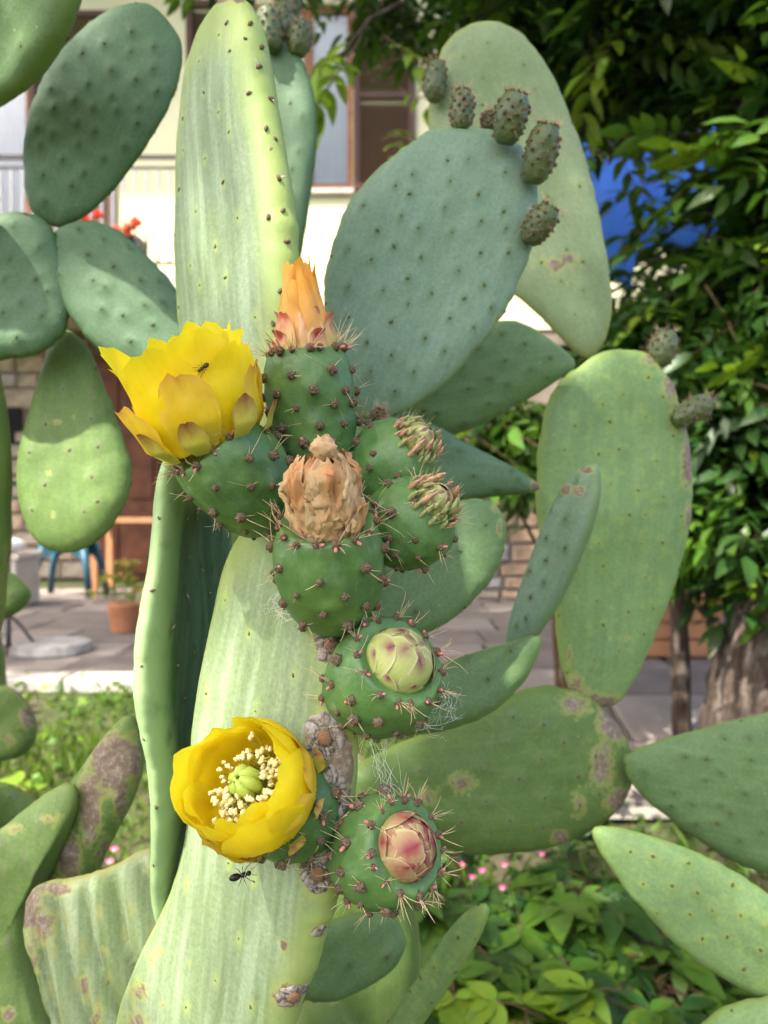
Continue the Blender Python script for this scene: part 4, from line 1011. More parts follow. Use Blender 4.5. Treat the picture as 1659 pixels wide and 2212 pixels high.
# ------------------------------------------------------------ ground, path, terrace
gx = np.concatenate([np.linspace(-250, -6, 8), np.linspace(-5, 5, 60), np.linspace(6, 250, 8)])
gy = np.concatenate([np.linspace(-250, -3, 6), np.linspace(-2, 9, 80), np.linspace(10, 300, 8)])
GX, GY = np.meshgrid(gx, gy, indexing='ij')
gp = np.c_[GX.ravel(), GY.ravel(), np.zeros(GX.size)]
near = (np.abs(GX.ravel()) < 5) & (GY.ravel() > 0.5) & (GY.ravel() < 3.2)
gp[:, 2] = ground_z(gp[:, 0], gp[:, 1])-0.012+np.where(near, 0.02*vnoise(gp, 3.0, 4), 0)
nx, ny = len(gx), len(gy); ii, jj = np.meshgrid(np.arange(nx-1), np.arange(ny-1), indexing='ij'); q0 = (ii*ny+jj).ravel()
o = put('ground', mesh_from('ground', gp, np.c_[q0, q0+ny, q0+ny+1, q0+1], [MAT['soil']]), None); o['kind'] = 'structure'

def slab_grid(parent, x0, x1, y0, y1, zf, sx, sy, th, mats, seed, name, gap=0.012):
    r = random.Random(seed); y = y0; row = 0; O = parent.location
    while y < y1-0.02:
        h = min(sy*r.uniform(0.8, 1.2), y1-y); x = x0
        while x < x1-0.02:
            wd = min(sx*r.uniform(0.65, 1.35), x1-x)
            b = MB(); t = 0.006
            c = [(x+gap, y+gap), (x+wd-gap, y+gap), (x+wd-gap, y+h-gap), (x+gap, y+h-gap)]
            c = [(a+r.gauss(0, 0.006), d+r.gauss(0, 0.006)) for a, d in c]; mx, my = x+wd/2, y+h/2; dz = r.uniform(-0.004, 0.005)
            v = [(a, d, zf(a, d)-th) for a, d in c]+[(a, d, zf(a, d)+dz-t) for a, d in c]+[(mx+(a-mx)*0.96, my+(d-my)*0.96, zf(a, d)+dz) for a, d in c]
            f = [(0, 1, 5, 4), (1, 2, 6, 5), (2, 3, 7, 6), (3, 0, 4, 7), (4, 5, 9, 8), (5, 6, 10, 9), (6, 7, 11, 10), (7, 4, 8, 11), (8, 9, 10, 11)]
            b.add(v, f)
            org = Vector((mx, my, zf(mx, my)))
            put(name, b.mesh(name, [MAT[r.choice(mats)]], False, org), parent, org-O)
            x += wd
        y += h
b = MB(); b.box(-7, 7, 3.42, 8.3, 0.2, TERR-0.02)
ter = put('terrace', b.mesh('terrace', [MAT['mortar']]), None); ter['kind'] = 'structure'
slab_grid(ter, -3.6, 3.2, 3.42, 7.2, lambda x, y: TERR, 0.55, 0.42, 0.03, ['paving', 'paving', 'paving_light'], 5, 'paving_slab')
# a sloping path down on the right
v = []; f = []
pys = np.linspace(2.35, 3.44, 10)
for y in pys: v += [(0.45, y, float(ground_z(0, y))+0.004), (2.6, y, float(ground_z(0, y))+0.004)]
for i in range(9): f.append((2*i, 2*i+1, 2*i+3, 2*i+2))
pth = put('path', mesh_from('path', v, f, [MAT['mortar']], None, False)); pth['kind'] = 'structure'
slab_grid(pth, 0.48, 2.5, 2.4, 3.40, lambda x, y: float(ground_z(0, y))+0.03, 0.5, 0.34, 0.03, ['paving', 'paving', 'paving_light'], 6, 'paving_slab')
# pale kerb blocks along the terrace edge
kr = empty('kerb', (-2.4, 3.4, 0.4), 'row of pale stone kerb blocks edging the terrace above the grass', 'kerb')
x = -3.4; r = random.Random(3)
while x < 0.4:
    L = r.uniform(0.28, 0.42); b = MB(); d = r.uniform(-0.01, 0.01)
    b.box(x+0.008, x+L-0.008, 3.26+d, 3.41, 0.33, TERR+0.012+d*0.4)
    o = put('kerb_block', b.mesh('kerb_block', [MAT['kerb_stone']], False, kr.location), kr)
    m = o.modifiers.new('bevel', 'BEVEL'); m.width = 0.012; m.segments = 2
    x += L

# ------------------------------------------------------------ house
HY = 8.2
HX = lambda dx, Y=HY: (dx-829.5)/1659*Y
HZ = lambda dy, Y=HY: CZ-(dy-1106)/1659*Y
hs = empty('house', (0, HY, TERR), 'cream plastered house with brown shutters, a railed balcony and stone ground floor', 'house')
HO = hs.location
def part(name, b, mat, parent, O=None, bev=0.0, smooth=False):
    o = put(name, b.mesh(name, [MAT[m] for m in (mat if isinstance(mat, (list, tuple)) else [mat])], smooth, O if O is not None else HO), parent)
    if bev:
        m = o.modifiers.new('bevel', 'BEVEL'); m.width = bev; m.segments = 1
    return o
ops = [(HX(-140), HX(62), 3.36, HZ(28)), (HX(548), HX(762), HZ(410), HZ(8))]
b = MB(); xs = [-9.0, ops[0][0], ops[0][1], ops[1][0], ops[1][1], 7.5]
ZB, ZT = 3.20, 7.6
for i in range(5):
    if i in (1, 3):
        q = ops[0] if i == 1 else ops[1]
        if q[2] > ZB+0.01: b.box(xs[i], xs[i+1], HY, HY+0.3, ZB, q[2])
        b.box(xs[i], xs[i+1], HY, HY+0.3, q[3], ZT)
    else: b.box(xs[i], xs[i+1], HY, HY+0.3, ZB, ZT)
part('upper_wall', b, 'house_plaster', hs)
b = MB(); b.box(-9, 7.5, HY+0.02, HY+0.3, TERR-0.1, ZB-0.002)
gw = part('ground_floor_wall', b, 'house_stone_base', hs)
b = MB(); b.box(-9.3, 7.8, HY-1.35, HY+0.5, ZT, ZT+0.12); b.box(-9.3, 7.8, HY-1.40, HY-1.3501, ZT+0.02, ZT+0.16)
part('eaves', b, 'frame_wood', hs)
# stones of the ground floor seen past the hanging pad
def stones(parent, O, x0, x1, z0, z1, y, sw, sh, mats, seed, skip=None, depth=0.05):
    r = random.Random(seed); z = z0
    while z < z1-0.03:
        h = min(sh*r.uniform(0.7, 1.3), z1-z); x = x0
        while x < x1-0.03:
            wd = min(sw*r.uniform(0.6, 1.4), x1-x)
            if not (skip and skip(x+wd/2, z+h/2)):
                b = MB(); g = 0.007; n = 0.010
                fr = [(x+g+r.uniform(0, n), z+g+r.uniform(0, n)), (x+wd-g-r.uniform(0, n), z+g+r.uniform(0, n)), (x+wd-g-r.uniform(0, n), z+h-g-r.uniform(0, n)), (x+g+r.uniform(0, n), z+h-g-r.uniform(0, n))]
                d = depth*r.uniform(0.6, 1.2); mx, mz = x+wd/2, z+h/2
                v = [(a, y, c) for a, c in fr]+[(a, y-d*0.6, c) for a, c in fr]+[(mx+(a-mx)*0.82, y-d*r.uniform(0.9, 1.1), mz+(c-mz)*0.78) for a, c in fr]
                f = [(0, 1, 5, 4), (1, 2, 6, 5), (2, 3, 7, 6), (3, 0, 4, 7), (4, 5, 9, 8), (5, 6, 10, 9), (6, 7, 11, 10), (7, 4, 8, 11), (8, 9, 10, 11)]
                b.add(v, f); org = Vector((mx, y, mz))
                put('stone', b.mesh('stone', [MAT[r.choice(mats)]], False, org), parent, org-O)
            x += wd
        z += h
hole = (HX(-60), HX(46), HZ(962), HZ(880))
stones(gw, HO, HX(-120), HX(190), TERR, 3.1, HY+0.022, 0.34, 0.20, ['stone', 'stone', 'stone_warm', 'stone_grey'], 9, lambda x, z: hole[0] < x < hole[1] and hole[2] < z < hole[3])
b = MB(); b.box(hole[0], hole[1], HY-0.012, HY+0.015, hole[2], hole[3]); part('dark_recess', b, 'shade_black', hs)  # flat black panel in place of the recess and its shade
b = MB(); dx0, dx1, dz1 = HX(196), HX(345), HZ(770)
b.box(dx0, dx1, HY-0.05, HY+0.015, TERR, dz1); dr = part('door', b, 'door_wood', hs)
for i in range(2):
    for j in range(3):
        bb = MB(); w_ = (dx1-dx0)/2; h_ = (dz1-TERR)/3
        bb.box(dx0+i*w_+0.05, dx0+(i+1)*w_-0.05, HY-0.075, HY-0.052, TERR+j*h_+0.06, TERR+(j+1)*h_-0.06)
        part('door_panel', bb, 'door_wood', dr, HO, 0.012)
# windows with curtains behind the panes
for (x0, x1, z0, z1), mull in zip(ops, ([HX(-40)], [HX(665)])):
    b = MB(); t = 0.06; y0, y1 = HY+0.06, HY+0.12
    b.box(x0, x1, y0, y1, z0, z0+t*1.5); b.box(x0, x1, y0, y1, z1-t, z1)
    for a, c in ((x0, x0+t), (x1-t, x1), (mull[0]-t*0.8, mull[0]+t*0.8)): b.box(a, c, y0-0.002, y1-0.002, z0+t*1.5, z1-t)
    if mull[0] < -3: b.box(x0+t, x1-t, y0+0.004, y1-0.006, z0+0.55, z0+0.66)
    wn = part('window', b, 'frame_wood', hs)
    for a, c in ((x0+t, mull[0]-t*0.8), (mull[0]+t*0.8, x1-t)):
        bb = MB(); bb.box(a, c, HY+0.085, HY+0.092, z0+t*1.5, z1-t); part('pane', bb, 'window_glass', wn)
        n = 60; vv = []; ff = []
        for i in range(n+1):
            xx = a+(c-a)*i/n; yy = HY+0.20+0.022*math.sin(i*0.95)+0.012*math.sin(i*2.3+1)
            vv += [(xx, yy, z0+0.02), (xx, yy+0.01, z1-0.03)]
        for i in range(n): ff.append((2*i, 2*i+2, 2*i+3, 2*i+1))
        put('curtain', mesh_from('curtain', [Vector(q)-HO for q in vv], ff, [MAT['curtain']]), wn)
    bb = MB(); bb.box(x0, x1, HY+0.28, HY+0.298, z0, z1); part('room_back', bb, 'shade_black', wn)  # black sheet stands in for the unlit room
b = MB(); b.box(ops[1][0]-0.1, ops[1][1]+0.02, HY-0.06, HY+0.05, ops[1][2]-0.06, ops[1][2]-0.003); part('window_sill', b, 'kerb_stone', hs, None, 0.008)
# louvred shutters folded back against the wall
slat = None
for a, c, z0, z1 in ((HX(66), HX(250), 3.40, HZ(28)), (HX(404), HX(546), HZ(412), HZ(6)), (HX(764), HX(896), HZ(414), HZ(6))):
    b = MB(); t = 0.07; y0, y1 = HY-0.055, HY-0.012
    b.box(a, a+t, y0, y1, z0, z1); b.box(c-t, c, y0, y1, z0, z1)
    for zz in (z0, (z0+z1)/2-t/2, z1-t): b.box(a+t, c-t, y0+0.002, y1-0.002, zz, zz+t)
    sh = part('shutter', b, 'shutter_brown', hs, None, 0.004)
    if slat is None:
        sb = MB(); sb.add([(-0.5, -0.016, -0.020), (0.5, -0.016, -0.020), (0.5, 0.016, 0.014), (-0.5, 0.016, 0.014), (-0.5, -0.016, -0.013), (0.5, -0.016, -0.013), (0.5, 0.016, 0.021), (-0.5, 0.016, 0.021)],
                          [(0, 3, 2, 1), (4, 5, 6, 7), (0, 1, 5, 4), (1, 2, 6, 5), (2, 3, 7, 6), (3, 0, 4, 7)])
        slat = sb.mesh('slat', [MAT['shutter_brown']])
    zz = z0+t+0.025
    while zz < z1-t-0.02:
        if abs(zz-(z0+z1)/2) > t*0.5+0.02:
            put('slat', slat, sh, Vector(((a+c)/2, HY-0.034, zz))-HO, None, (c-a-2*t, 1, 1))
        zz += 0.048
# balcony
BY = 6.8; bx0, bx1 = -6.0, HX(520, BY); zb = 3.36; zt = HZ(336, BY)
b = MB(); b.box(bx0, bx1, BY-0.08, HY-0.002, 3.20, zb); bal = part('balcony', b, 'kerb_stone', hs, None, 0.01)
b = MB(); b.box(bx0, bx1-0.02, BY-0.022, BY+0.022, zt-0.03, zt); b.box(bx0, bx1-0.02, BY-0.012, BY+0.012, zt-0.12, zt-0.10); b.box(bx0, bx1-0.02, BY-0.012, BY+0.012, zb+0.08, zb+0.10)
b.box(bx1-0.06, bx1-0.02, BY+0.024, HY-0.003, zt-0.03, zt); b.box(bx1-0.05, bx1-0.03, BY+0.024, HY-0.003, zb+0.08, zb+0.10)
part('handrail', b, 'dark_metal', bal)
bm = MB(); bm.box(-0.011, 0.011, -0.008, 0.008, 0, zt-0.10-zb-0.10-0.003); bm = bm.mesh('baluster', [MAT['rail_metal']])
x = -4.3
while x < bx1-0.05:
    put('baluster', bm, bal, Vector((x, BY, zb+0.1015))-HO); x += 0.10
for y in np.arange(BY+0.12, HY-0.1, 0.10): put('baluster', bm, bal, Vector((bx1-0.04, float(y), zb+0.1015))-HO)

def grid_leaf(L, W, fold=0.25, droop=0.25, n=6):
    """one leaf blade: pointed oval folded on its midrib, along +Y"""
    v = []; f = []
    for j in range(n+1):
        t = j/n; w_ = W*math.sin(math.pi*min(1, t**0.75))**0.9*(1 if t < 1 else 0)+(0.0004 if j in (0, n) else 0)
        z = -droop*L*t*t
        for s in (-1, 0, 1): v.append((s*w_, t*L, z+fold*abs(s)*w_))
    for j in range(n):
        for k in range(2): f.append((j*3+k, j*3+k+1, (j+1)*3+k+1, (j+1)*3+k))
    return np.array(v), np.array(f)

def compound(kind, seed, n=6):
    """kind pinnate: leaflets in pairs on a drooping stalk; palmate: five leaflets from one point"""
    r = np.random.default_rng(seed); V = []; F = []; c = 0
    def add(v, f, ang, pos, roll, sc):
        nonlocal c
        R1 = np.array(Matrix.Rotation(ang, 3, 'Z') @ Matrix.Rotation(roll, 3, 'Y') @ Matrix.Rotation(r.normal(0, 0.2), 3, 'X'))
        V.append((v*sc)@R1.T+pos); F.append(f+c); c += len(v)
    lv, lf = grid_leaf(0.10, 0.019, n=n)
    if kind == 'pinnate':
        for i in range(4):
            p = np.array([0, 0.03+0.045*i, -0.03*(i*0.25)**2*4])
            for s in (-1, 1): add(lv, lf, s*(-1.0+0.12*i)+r.normal(0, 0.12), p, s*0.3, 0.75+0.1*i*r.uniform(0.6, 1.2))
        add(lv, lf, r.normal(0, 0.1), np.array([0, 0.20, -0.035]), 0, 1.1)
    else:
        wv, wf = grid_leaf(0.085, 0.020, 0.2, 0.2, n)
        for a in (-1.75, -0.9, 0, 0.9, 1.75): add(wv, wf, a+r.normal(0, 0.1), np.array([0, 0.0, 0.0]), r.normal(0, 0.15), (1.15-0.22*abs(a))*r.uniform(0.9, 1.1))
    return np.vstack(V), np.vstack(F)

def leaf_mesh(kind, seed, mat, n=6):
    v, f = compound(kind, seed, n)
    b = MB(); b.v = [Vector(x) for x in v]; b.f = [tuple(x) for x in f]; b.m = [0]*len(f)
    if kind == 'pinnate': b.tube([(0, -0.05, 0.01), (0, 0.1, -0.012), (0, 0.2, -0.036)], [0.0022, 0.0018, 0.0010], 4, 1)
    else: b.tube([(0, -0.07, -0.03), (0, -0.03, -0.006), (0, 0, 0)], [0.0016, 0.0014, 0.0012], 4, 1)
    return b.mesh('leaf', [MAT[mat], MAT['stem_brown']], True)

def orient(d, roll, r):
    d = Vector(d).normalized(); up = Vector((0, 0, 1)); x = d.cross(up)
    if x.length < 0.05: x = Vector((1, 0, 0))
    x.normalize(); z = x.cross(d)
    return (Matrix((x, d, z)).transposed() @ Matrix.Rotation(roll, 3, 'Y'))

def ell_points(ells, count, r, shell=0.0):
    """points in a union of ellipsoids (centre, radii)"""
    vol = np.array([e[1][0]*e[1][1]*e[1][2] for e in ells])**0.8; vol /= vol.sum(); out = []
    for _ in range(count):
        c, rd = ells[r.choice(len(ells), p=vol)]
        d = r.normal(size=3); d /= np.linalg.norm(d); s = (shell+(1-shell)*r.random())**(1/2.4)
        out.append(np.array(c)+d*s*np.array(rd))
    return np.array(out)

def foliage(name, parent, pts, r, kinds, mats, probs, scale=(0.8, 1.2), center=None, label=None, kind='pinnate', n=3, out=0.5):
    tv = [compound(kind, s, n) for s in range(3)]
    V = []; F = []; MI = []; c = 0
    for p in pts:
        v, f = tv[r.integers(3)]
        a = r.uniform(0, 2*math.pi)
        d = np.array([math.cos(a), math.sin(a), r.uniform(-0.9, 0.15)])
        if center is not None:
            o_ = p-center; d = d*(1-out)+out*o_/max(1e-6, np.linalg.norm(o_)); d[2] -= 0.25
        R = np.array(orient(d, r.normal(0, 0.5), r))
        V.append((v*r.uniform(*scale))@R.T+p); F.append(f+c); c += len(v)
        MI.append(np.full(len(f), r.choice(len(mats), p=probs)))
    org = np.array(parent.location)
    o = put(name, mesh_from(name, np.vstack(V)-org, np.vstack(F), [MAT[m] for m in mats], np.concatenate(MI)), parent)
    o['kind'] = 'stuff'
    return o

def single_leaves(parent, pts, r, meshes, probs, scale=(0.8, 1.2), face=True):
    org = np.array(parent.location)
    for p in pts:
        a = r.uniform(0, 2*math.pi); d = (math.cos(a), math.sin(a)-0.4, r.uniform(-0.9, 0.1))
        put('leaf', meshes[r.choice(len(meshes), p=probs)], parent, Vector(p-org), orient(d, r.normal(0, 0.5), r).to_quaternion(), float(r.uniform(*scale)))

def trunk_mesh(pts, rad, seed, mat='bark', amp=0.14, n=20):
    b = MB(); P2 = []; R2 = []
    for i in range(len(pts)-1):
        for t in np.linspace(0, 1, 7, endpoint=False):
            P2.append(Vector(pts[i]).lerp(Vector(pts[i+1]), float(t))); R2.append(rad[i]+(rad[i+1]-rad[i])*t)
    P2.append(Vector(pts[-1])); R2.append(rad[-1]); b.tube(P2, R2, n)
    v = np.array([list(x) for x in b.v]); ctr = np.repeat(np.array([list(x) for x in P2]), n, axis=0)
    k = 1+amp*vnoise(v*np.array([1, 1, 0.3]), 1/max(rad)*1.6, seed)+amp*0.5*vnoise(v*np.array([1, 1, 0.25]), 1/max(rad)*4, seed+1)
    v = ctr+(v-ctr)*k[:, None]
    return v, b.f

# ------------------------------------------------------------ trees
LM = {m: [leaf_mesh('pinnate', s, m) for s in range(3)] for m in ('leaf_dark', 'leaf_mid', 'leaf_bright')}
PM = {m: [leaf_mesh('palmate', s, m) for s in range(3)] for m in ('leaf_dark', 'leaf_mid', 'leaf_bright', 'leaf_yellow')}
rt_ = np.random.default_rng(5)
tr = empty('leafy_tree', P(1640, 1790, 2.3), 'dark-barked tree with dense drooping green leaflets beside the stone path', 'tree')
tr.location.z = float(ground_z(0, 2.3)); TO = tr.location
v, f = trunk_mesh([TO+Vector((0, 0, -0.05)), TO+Vector((0.03, 0.05, 0.4)), TO+Vector((0.22, 0.1, 0.95)), TO+Vector((0.75, 0.2, 1.7)), TO+Vector((1.1, 0.3, 2.6)), TO+Vector((1.2, 0.4, 3.4))], [0.20, 0.165, 0.145, 0.12, 0.09, 0.04], 3)
put('trunk', mesh_from('trunk', v-np.array(TO), f, [MAT['bark']]), tr)
ells = [(P(1470, -90, 2.8), (0.80, 0.6, 0.48)), (P(1520, 880, 2.7), (0.42, 0.45, 0.46)), (P(1790, 420, 2.6), (0.40, 0.5, 0.95)), (P(1130, -40, 3.3), (0.75, 0.5, 0.30)), (P(690, -110, 3.1), (0.5, 0.4, 0.16)), (P(1680, 1050, 2.35), (0.30, 0.3, 0.36)), (P(1480, 730, 3.0), (0.36, 0.4, 0.30)), (P(1310, 60, 3.1), (0.40, 0.4, 0.34))]
for i, (c, rd) in enumerate(ells):
    s = TO+Vector((0.72, 0.22, 1.6+0.3*(i % 3))); e = Vector(c); m = s.lerp(e, 0.5)+Vector((0, 0, 0.15))
    b = MB(); b.tube([s, m, e], [0.035, 0.018, 0.006], 8); put('branch', b.mesh('branch', [MAT['bark']], True, TO), tr)
e1 = [ells[0], ells[1], ells[2], ells[5], ells[6], ells[7]]; e2 = [ells[3], ells[4]]
foliage('crown', tr, np.vstack([ell_points(e1, 3000, rt_), ell_points(e2, 150, rt_)]), rt_, 'p', ['leaf_dark', 'leaf_mid', 'leaf_bright'], [0.62, 0.30, 0.08])
pts = ell_points(e1, 400, rt_, 0.6); pts = pts[np.argsort(pts[:, 1])][:190]
single_leaves(tr, pts, rt_, LM['leaf_dark']+LM['leaf_mid']+LM['leaf_bright'], [0.12]*3+[0.14]*3+[0.22/3]*3)
pts = ell_points(e2, 60, rt_, 0.3)
single_leaves(tr, pts, rt_, LM['leaf_mid']+LM['leaf_bright'], [1/6]*6)
# sprays hanging in front of the window and round the blue sheet
for dx, dy, Y in ((730, 120, 2.2), (752, 150, 2.25), (722, 172, 2.2), (760, 112, 2.3), (850, 95, 2.5), (880, 200, 2.6), (868, 285, 2.5), (1300, 330, 2.7), (1330, 330, 2.7), (1480, 290, 2.5), (1400, 400, 2.6), (1460, 430, 2.7), (1520, 380, 2.5), (1350, 300, 2.7), (1420, 520, 2.6), (1500, 500, 2.6), (1380, 450, 2.8), (1540, 460, 2.6), (1300, 470, 2.7), (1350, 520, 2.8), (1120, 940, 2.2), (1080, 920, 2.3), (1100, 1040, 2.2), (1140, 980, 2.4), (1070, 975, 2.3)):
    single_leaves(tr, [np.array(P(dx, dy, Y))], rt_, LM['leaf_bright' if dx < 900 else 'leaf_mid'], [1/3]*3, (0.9, 1.15))
b = MB(); b.tube([Vector(P(1000, -60, 3.0)), Vector(P(800, 40, 2.5)), Vector(P(735, 120, 2.2))], [0.012, 0.007, 0.003], 6); put('branch', b.mesh('branch', [MAT['bark']], True, TO), tr)

hd = empty('hedge', Vector((2.9, 5.4, TERR)), 'added dark backing hedge behind the blue sheet', 'hedge')  # dense dark leaves added so gaps in the tree show black
for i in range(5):
    b = MB(); b.tube([Vector((1.7+0.5*i, 5.4, TERR)), Vector((1.7+0.5*i, 5.45, 2.0)), Vector((1.75+0.5*i, 5.4, 3.6))], [0.05, 0.04, 0.015], 8)
    put('stem', b.mesh('stem', [MAT['bark']], True, hd.location), hd)
foliage('crown', hd, ell_points([(Vector((2.9, 5.4, 2.1)), (1.45, 0.35, 1.7)), (Vector((3.1, 5.4, 4.2)), (1.6, 0.35, 1.6)), (Vector((3.8, 5.4, 3.0)), (1.4, 0.35, 2.6))], 4200, rt_), rt_, 'p', ['leaf_dark', 'leaf_mid'], [0.9, 0.1], (1.2, 2.0))

sp = empty('sapling', P(1475, 1620, 2.75), 'slender young tree with a thin straight stem on the stone path', 'tree'); sp.location.z = float(ground_z(0, 2.75)); SO = sp.location
v, f = trunk_mesh([SO, SO+Vector((-0.01, 0, 0.4)), SO+Vector((-0.03, 0.02, 0.8)), SO+Vector((-0.02, 0.05, 1.3))], [0.036, 0.032, 0.026, 0.014], 8, amp=0.08, n=12)
put('trunk', mesh_from('trunk', v-np.array(SO), f, [MAT['bark']]), sp)
foliage('crown', sp, ell_points([(SO+Vector((0, 0, 1.0)), (0.26, 0.26, 0.30))], 70, rt_), rt_, 'p', ['leaf_mid', 'leaf_bright'], [0.7, 0.3], (0.6, 0.9))

sb = empty('shrub', P(1215, 1500, 2.6), 'dark green shrub rising behind the mottled lime pad', 'shrub'); sb.location.z = float(ground_z(0, 2.6)); BO = sb.location
for i, (dx, dy) in enumerate(((1100, 930), (1050, 960), (1140, 1000))):
    e = P(dx, dy, 2.6); b = MB(); b.tube([BO, BO.lerp(e, 0.6)+Vector((0.12, 0, 0)), e], [0.012, 0.009, 0.004], 6); put('stem', b.mesh('stem', [MAT['stem_brown']], True, BO), sb)
foliage('leaves', sb, ell_points([(P(1085, 925, 2.6), (0.20, 0.2, 0.13)), (P(1120, 1020, 2.6), (0.10, 0.15, 0.10))], 130, rt_), rt_, 'p', ['leaf_dark', 'leaf_mid', 'leaf_bright'], [0.5, 0.4, 0.1], (0.6, 0.9))

# unseen shade tree, set towards the sun so its leaves dapple the cacti
st = empty('unseen_shade_tree', (-2.2, -1.9, 0.0), 'unseen broad shade tree placed above the cacti to dapple them', 'tree')
v, f = trunk_mesh([(-2.2, -1.9, -0.05), (-2.15, -1.8, 1.2), (-2.0, -1.5, 2.4), (-1.7, -1.2, 3.6)], [0.2, 0.17, 0.14, 0.09], 21)
put('trunk', mesh_from('trunk', v-np.array(st.location), f, [MAT['bark']]), st)
SH = [(Vector((-1.25, -0.75, 3.9)), (1.5, 1.35, 0.45)), (Vector((-0.2, -0.3, 3.7)), (1.3, 1.0, 0.35))]
for c, rd in SH:
    b = MB(); b.tube([(-1.9, -1.4, 2.8), (Vector((-1.9, -1.4, 2.8))+c)/2+Vector((0, 0, 0.2)), c], [0.07, 0.04, 0.015], 8); put('branch', b.mesh('branch', [MAT['bark']], True, st.location), st)
SUN_GAPS = [(P(580, 300, 0.47), 0.15), (P(150, 130, 0.69), 0.15), (P(85, 440, 0.70), 0.15), (P(75, 1000, 0.73), 0.15), (P(1190, 1770, 0.74), 0.17), (P(30, 80, 0.62), 0.18)]  # pad spots to be sunlit; crown leaves in their sun rays are cut away
def gappy(pts):
    """drops crown leaves along sun rays so flecks fall on chosen pads"""
    keep = np.ones(len(pts), bool); s_ = np.array(TO_SUN)
    for g, rr_ in SUN_GAPS:
        q = pts-np.array(g); along = q@s_; keep &= np.linalg.norm(q-along[:, None]*s_, axis=1) > rr_
    return pts[keep]
rs_ = np.random.default_rng(4)
foliage('crown', st, gappy(ell_points(SH, 660, rs_)), rs_, 'p', ['leaf_mid', 'leaf_bright'], [0.6, 0.4], (1.0, 1.5))

# unseen tall tree, added so its crown dapples the terrace paving
pt = empty('added_tall_tree', (-3.9, 2.4, float(ground_z(0, 2.4))), 'unseen tall tree added so its high crown shades the terrace', 'tree')
v, f = trunk_mesh([pt.location+Vector((0, 0, -0.05)), pt.location+Vector((0.1, 0, 1.6)), pt.location+Vector((0.5, 0.2, 3.4)), pt.location+Vector((1.1, 0.6, 4.9))], [0.24, 0.2, 0.16, 0.09], 25)
put('trunk', mesh_from('trunk', v-np.array(pt.location), f, [MAT['bark']]), pt)
PT = [(Vector((-3.9, 2.8, 5.75)), (1.9, 1.7, 0.6)), (Vector((-0.6, 3.4, 5.9)), (1.8, 1.6, 0.55)), (Vector((-1.6, 1.6, 5.6)), (1.6, 1.2, 0.5))]
for c, rd in PT:
    b = MB(); s = pt.location+Vector((0.8, 0.4, 4.2)); b.tube([s, s.lerp(c, 0.5)+Vector((0, 0, 0.3)), c], [0.08, 0.05, 0.015], 8); put('branch', b.mesh('branch', [MAT['bark']], True, pt.location), pt)
foliage('crown', pt, gappy(ell_points(PT, 2300, rt_)), rt_, 'p', ['leaf_mid', 'leaf_bright'], [0.6, 0.4], (1.3, 2.0))

# ------------------------------------------------------------ blue sheet on a line
bs = empty('blue_sheet', P(1420, 560, 4.6), 'bright blue plastic sheet hung up behind the tree leaves', 'tarpaulin')
nu_, nv_ = 40, 24; V = []
for j in range(nv_+1):
    for i in range(nu_+1):
        u, t = i/nu_, j/nv_; c = P(1235+350*u, 275+(290*t if u < 0.45 else 210*t), 4.6)
        V.append(c+Vector((0, 0.05*math.sin(u*14+t*2)+0.25*t*t-0.1, -0.10*math.sin(u*math.pi)+0.02*math.sin(u*23))))
F = [(j*(nu_+1)+i, j*(nu_+1)+i+1, (j+1)*(nu_+1)+i+1, (j+1)*(nu_+1)+i) for j in range(nv_) for i in range(nu_)]
o = put('sheet', mesh_from('sheet', [x-bs.location for x in V], F, [MAT['tarp_blue']]), bs); m = o.modifiers.new('thick', 'SOLIDIFY'); m.thickness = 0.004
for dx in (1246, 1584):
    b = MB(); q = P(dx, 290, 4.6); b.tube([(q.x, q.y+0.02, TERR-0.02), q+Vector((0, 0.02, 0.1))], 0.022, 8); put('pole', b.mesh('pole', [MAT['dark_metal']], True, bs.location), bs)

# ------------------------------------------------------------ low stone wall and wooden crate
lw = empty('low_stone_wall', (1.6, 6.3, TERR), 'low wall of tan and brown stones across the terrace', 'wall')
b = MB(); b.box(0.75, 3.2, 6.33, 6.6, TERR-0.05, 1.46); put('core', b.mesh('core', [MAT['mortar']], False, lw.location), lw)
stones(lw, lw.location, 0.75, 3.2, TERR, 1.48, 6.33, 0.30, 0.12, ['stone', 'stone_warm', 'stone_warm', 'stone_grey'], 31, None, 0.04)
cr = empty('wooden_crate', P(1440, 1405, 3.9), 'orange-brown wooden crate standing on the path behind the thin stem', 'crate'); cr.location.z = TERR+0.006
for i in range(4):
    for (nm, bx) in (('plank', (-0.22, 0.22, -0.15, -0.13)), ('plank', (-0.22, 0.22, 0.13, 0.15))):
        b = MB(); b.box(bx[0], bx[1], bx[2], bx[3], 0.012+i*0.085, 0.085+i*0.085); put(nm, b.mesh(nm, [MAT['table_wood']]), cr)
    for s in (-1, 1):
        b = MB(); b.box(min(s*0.222, s*0.202), max(s*0.222, s*0.202), -0.128, 0.128, 0.012+i*0.085, 0.085+i*0.085); put('plank', b.mesh('plank', [MAT['table_wood']]), cr)
b = MB(); b.box(-0.2, 0.2, -0.128, 0.128, 0.0, 0.011); put('base', b.mesh('base', [MAT['table_wood']]), cr)

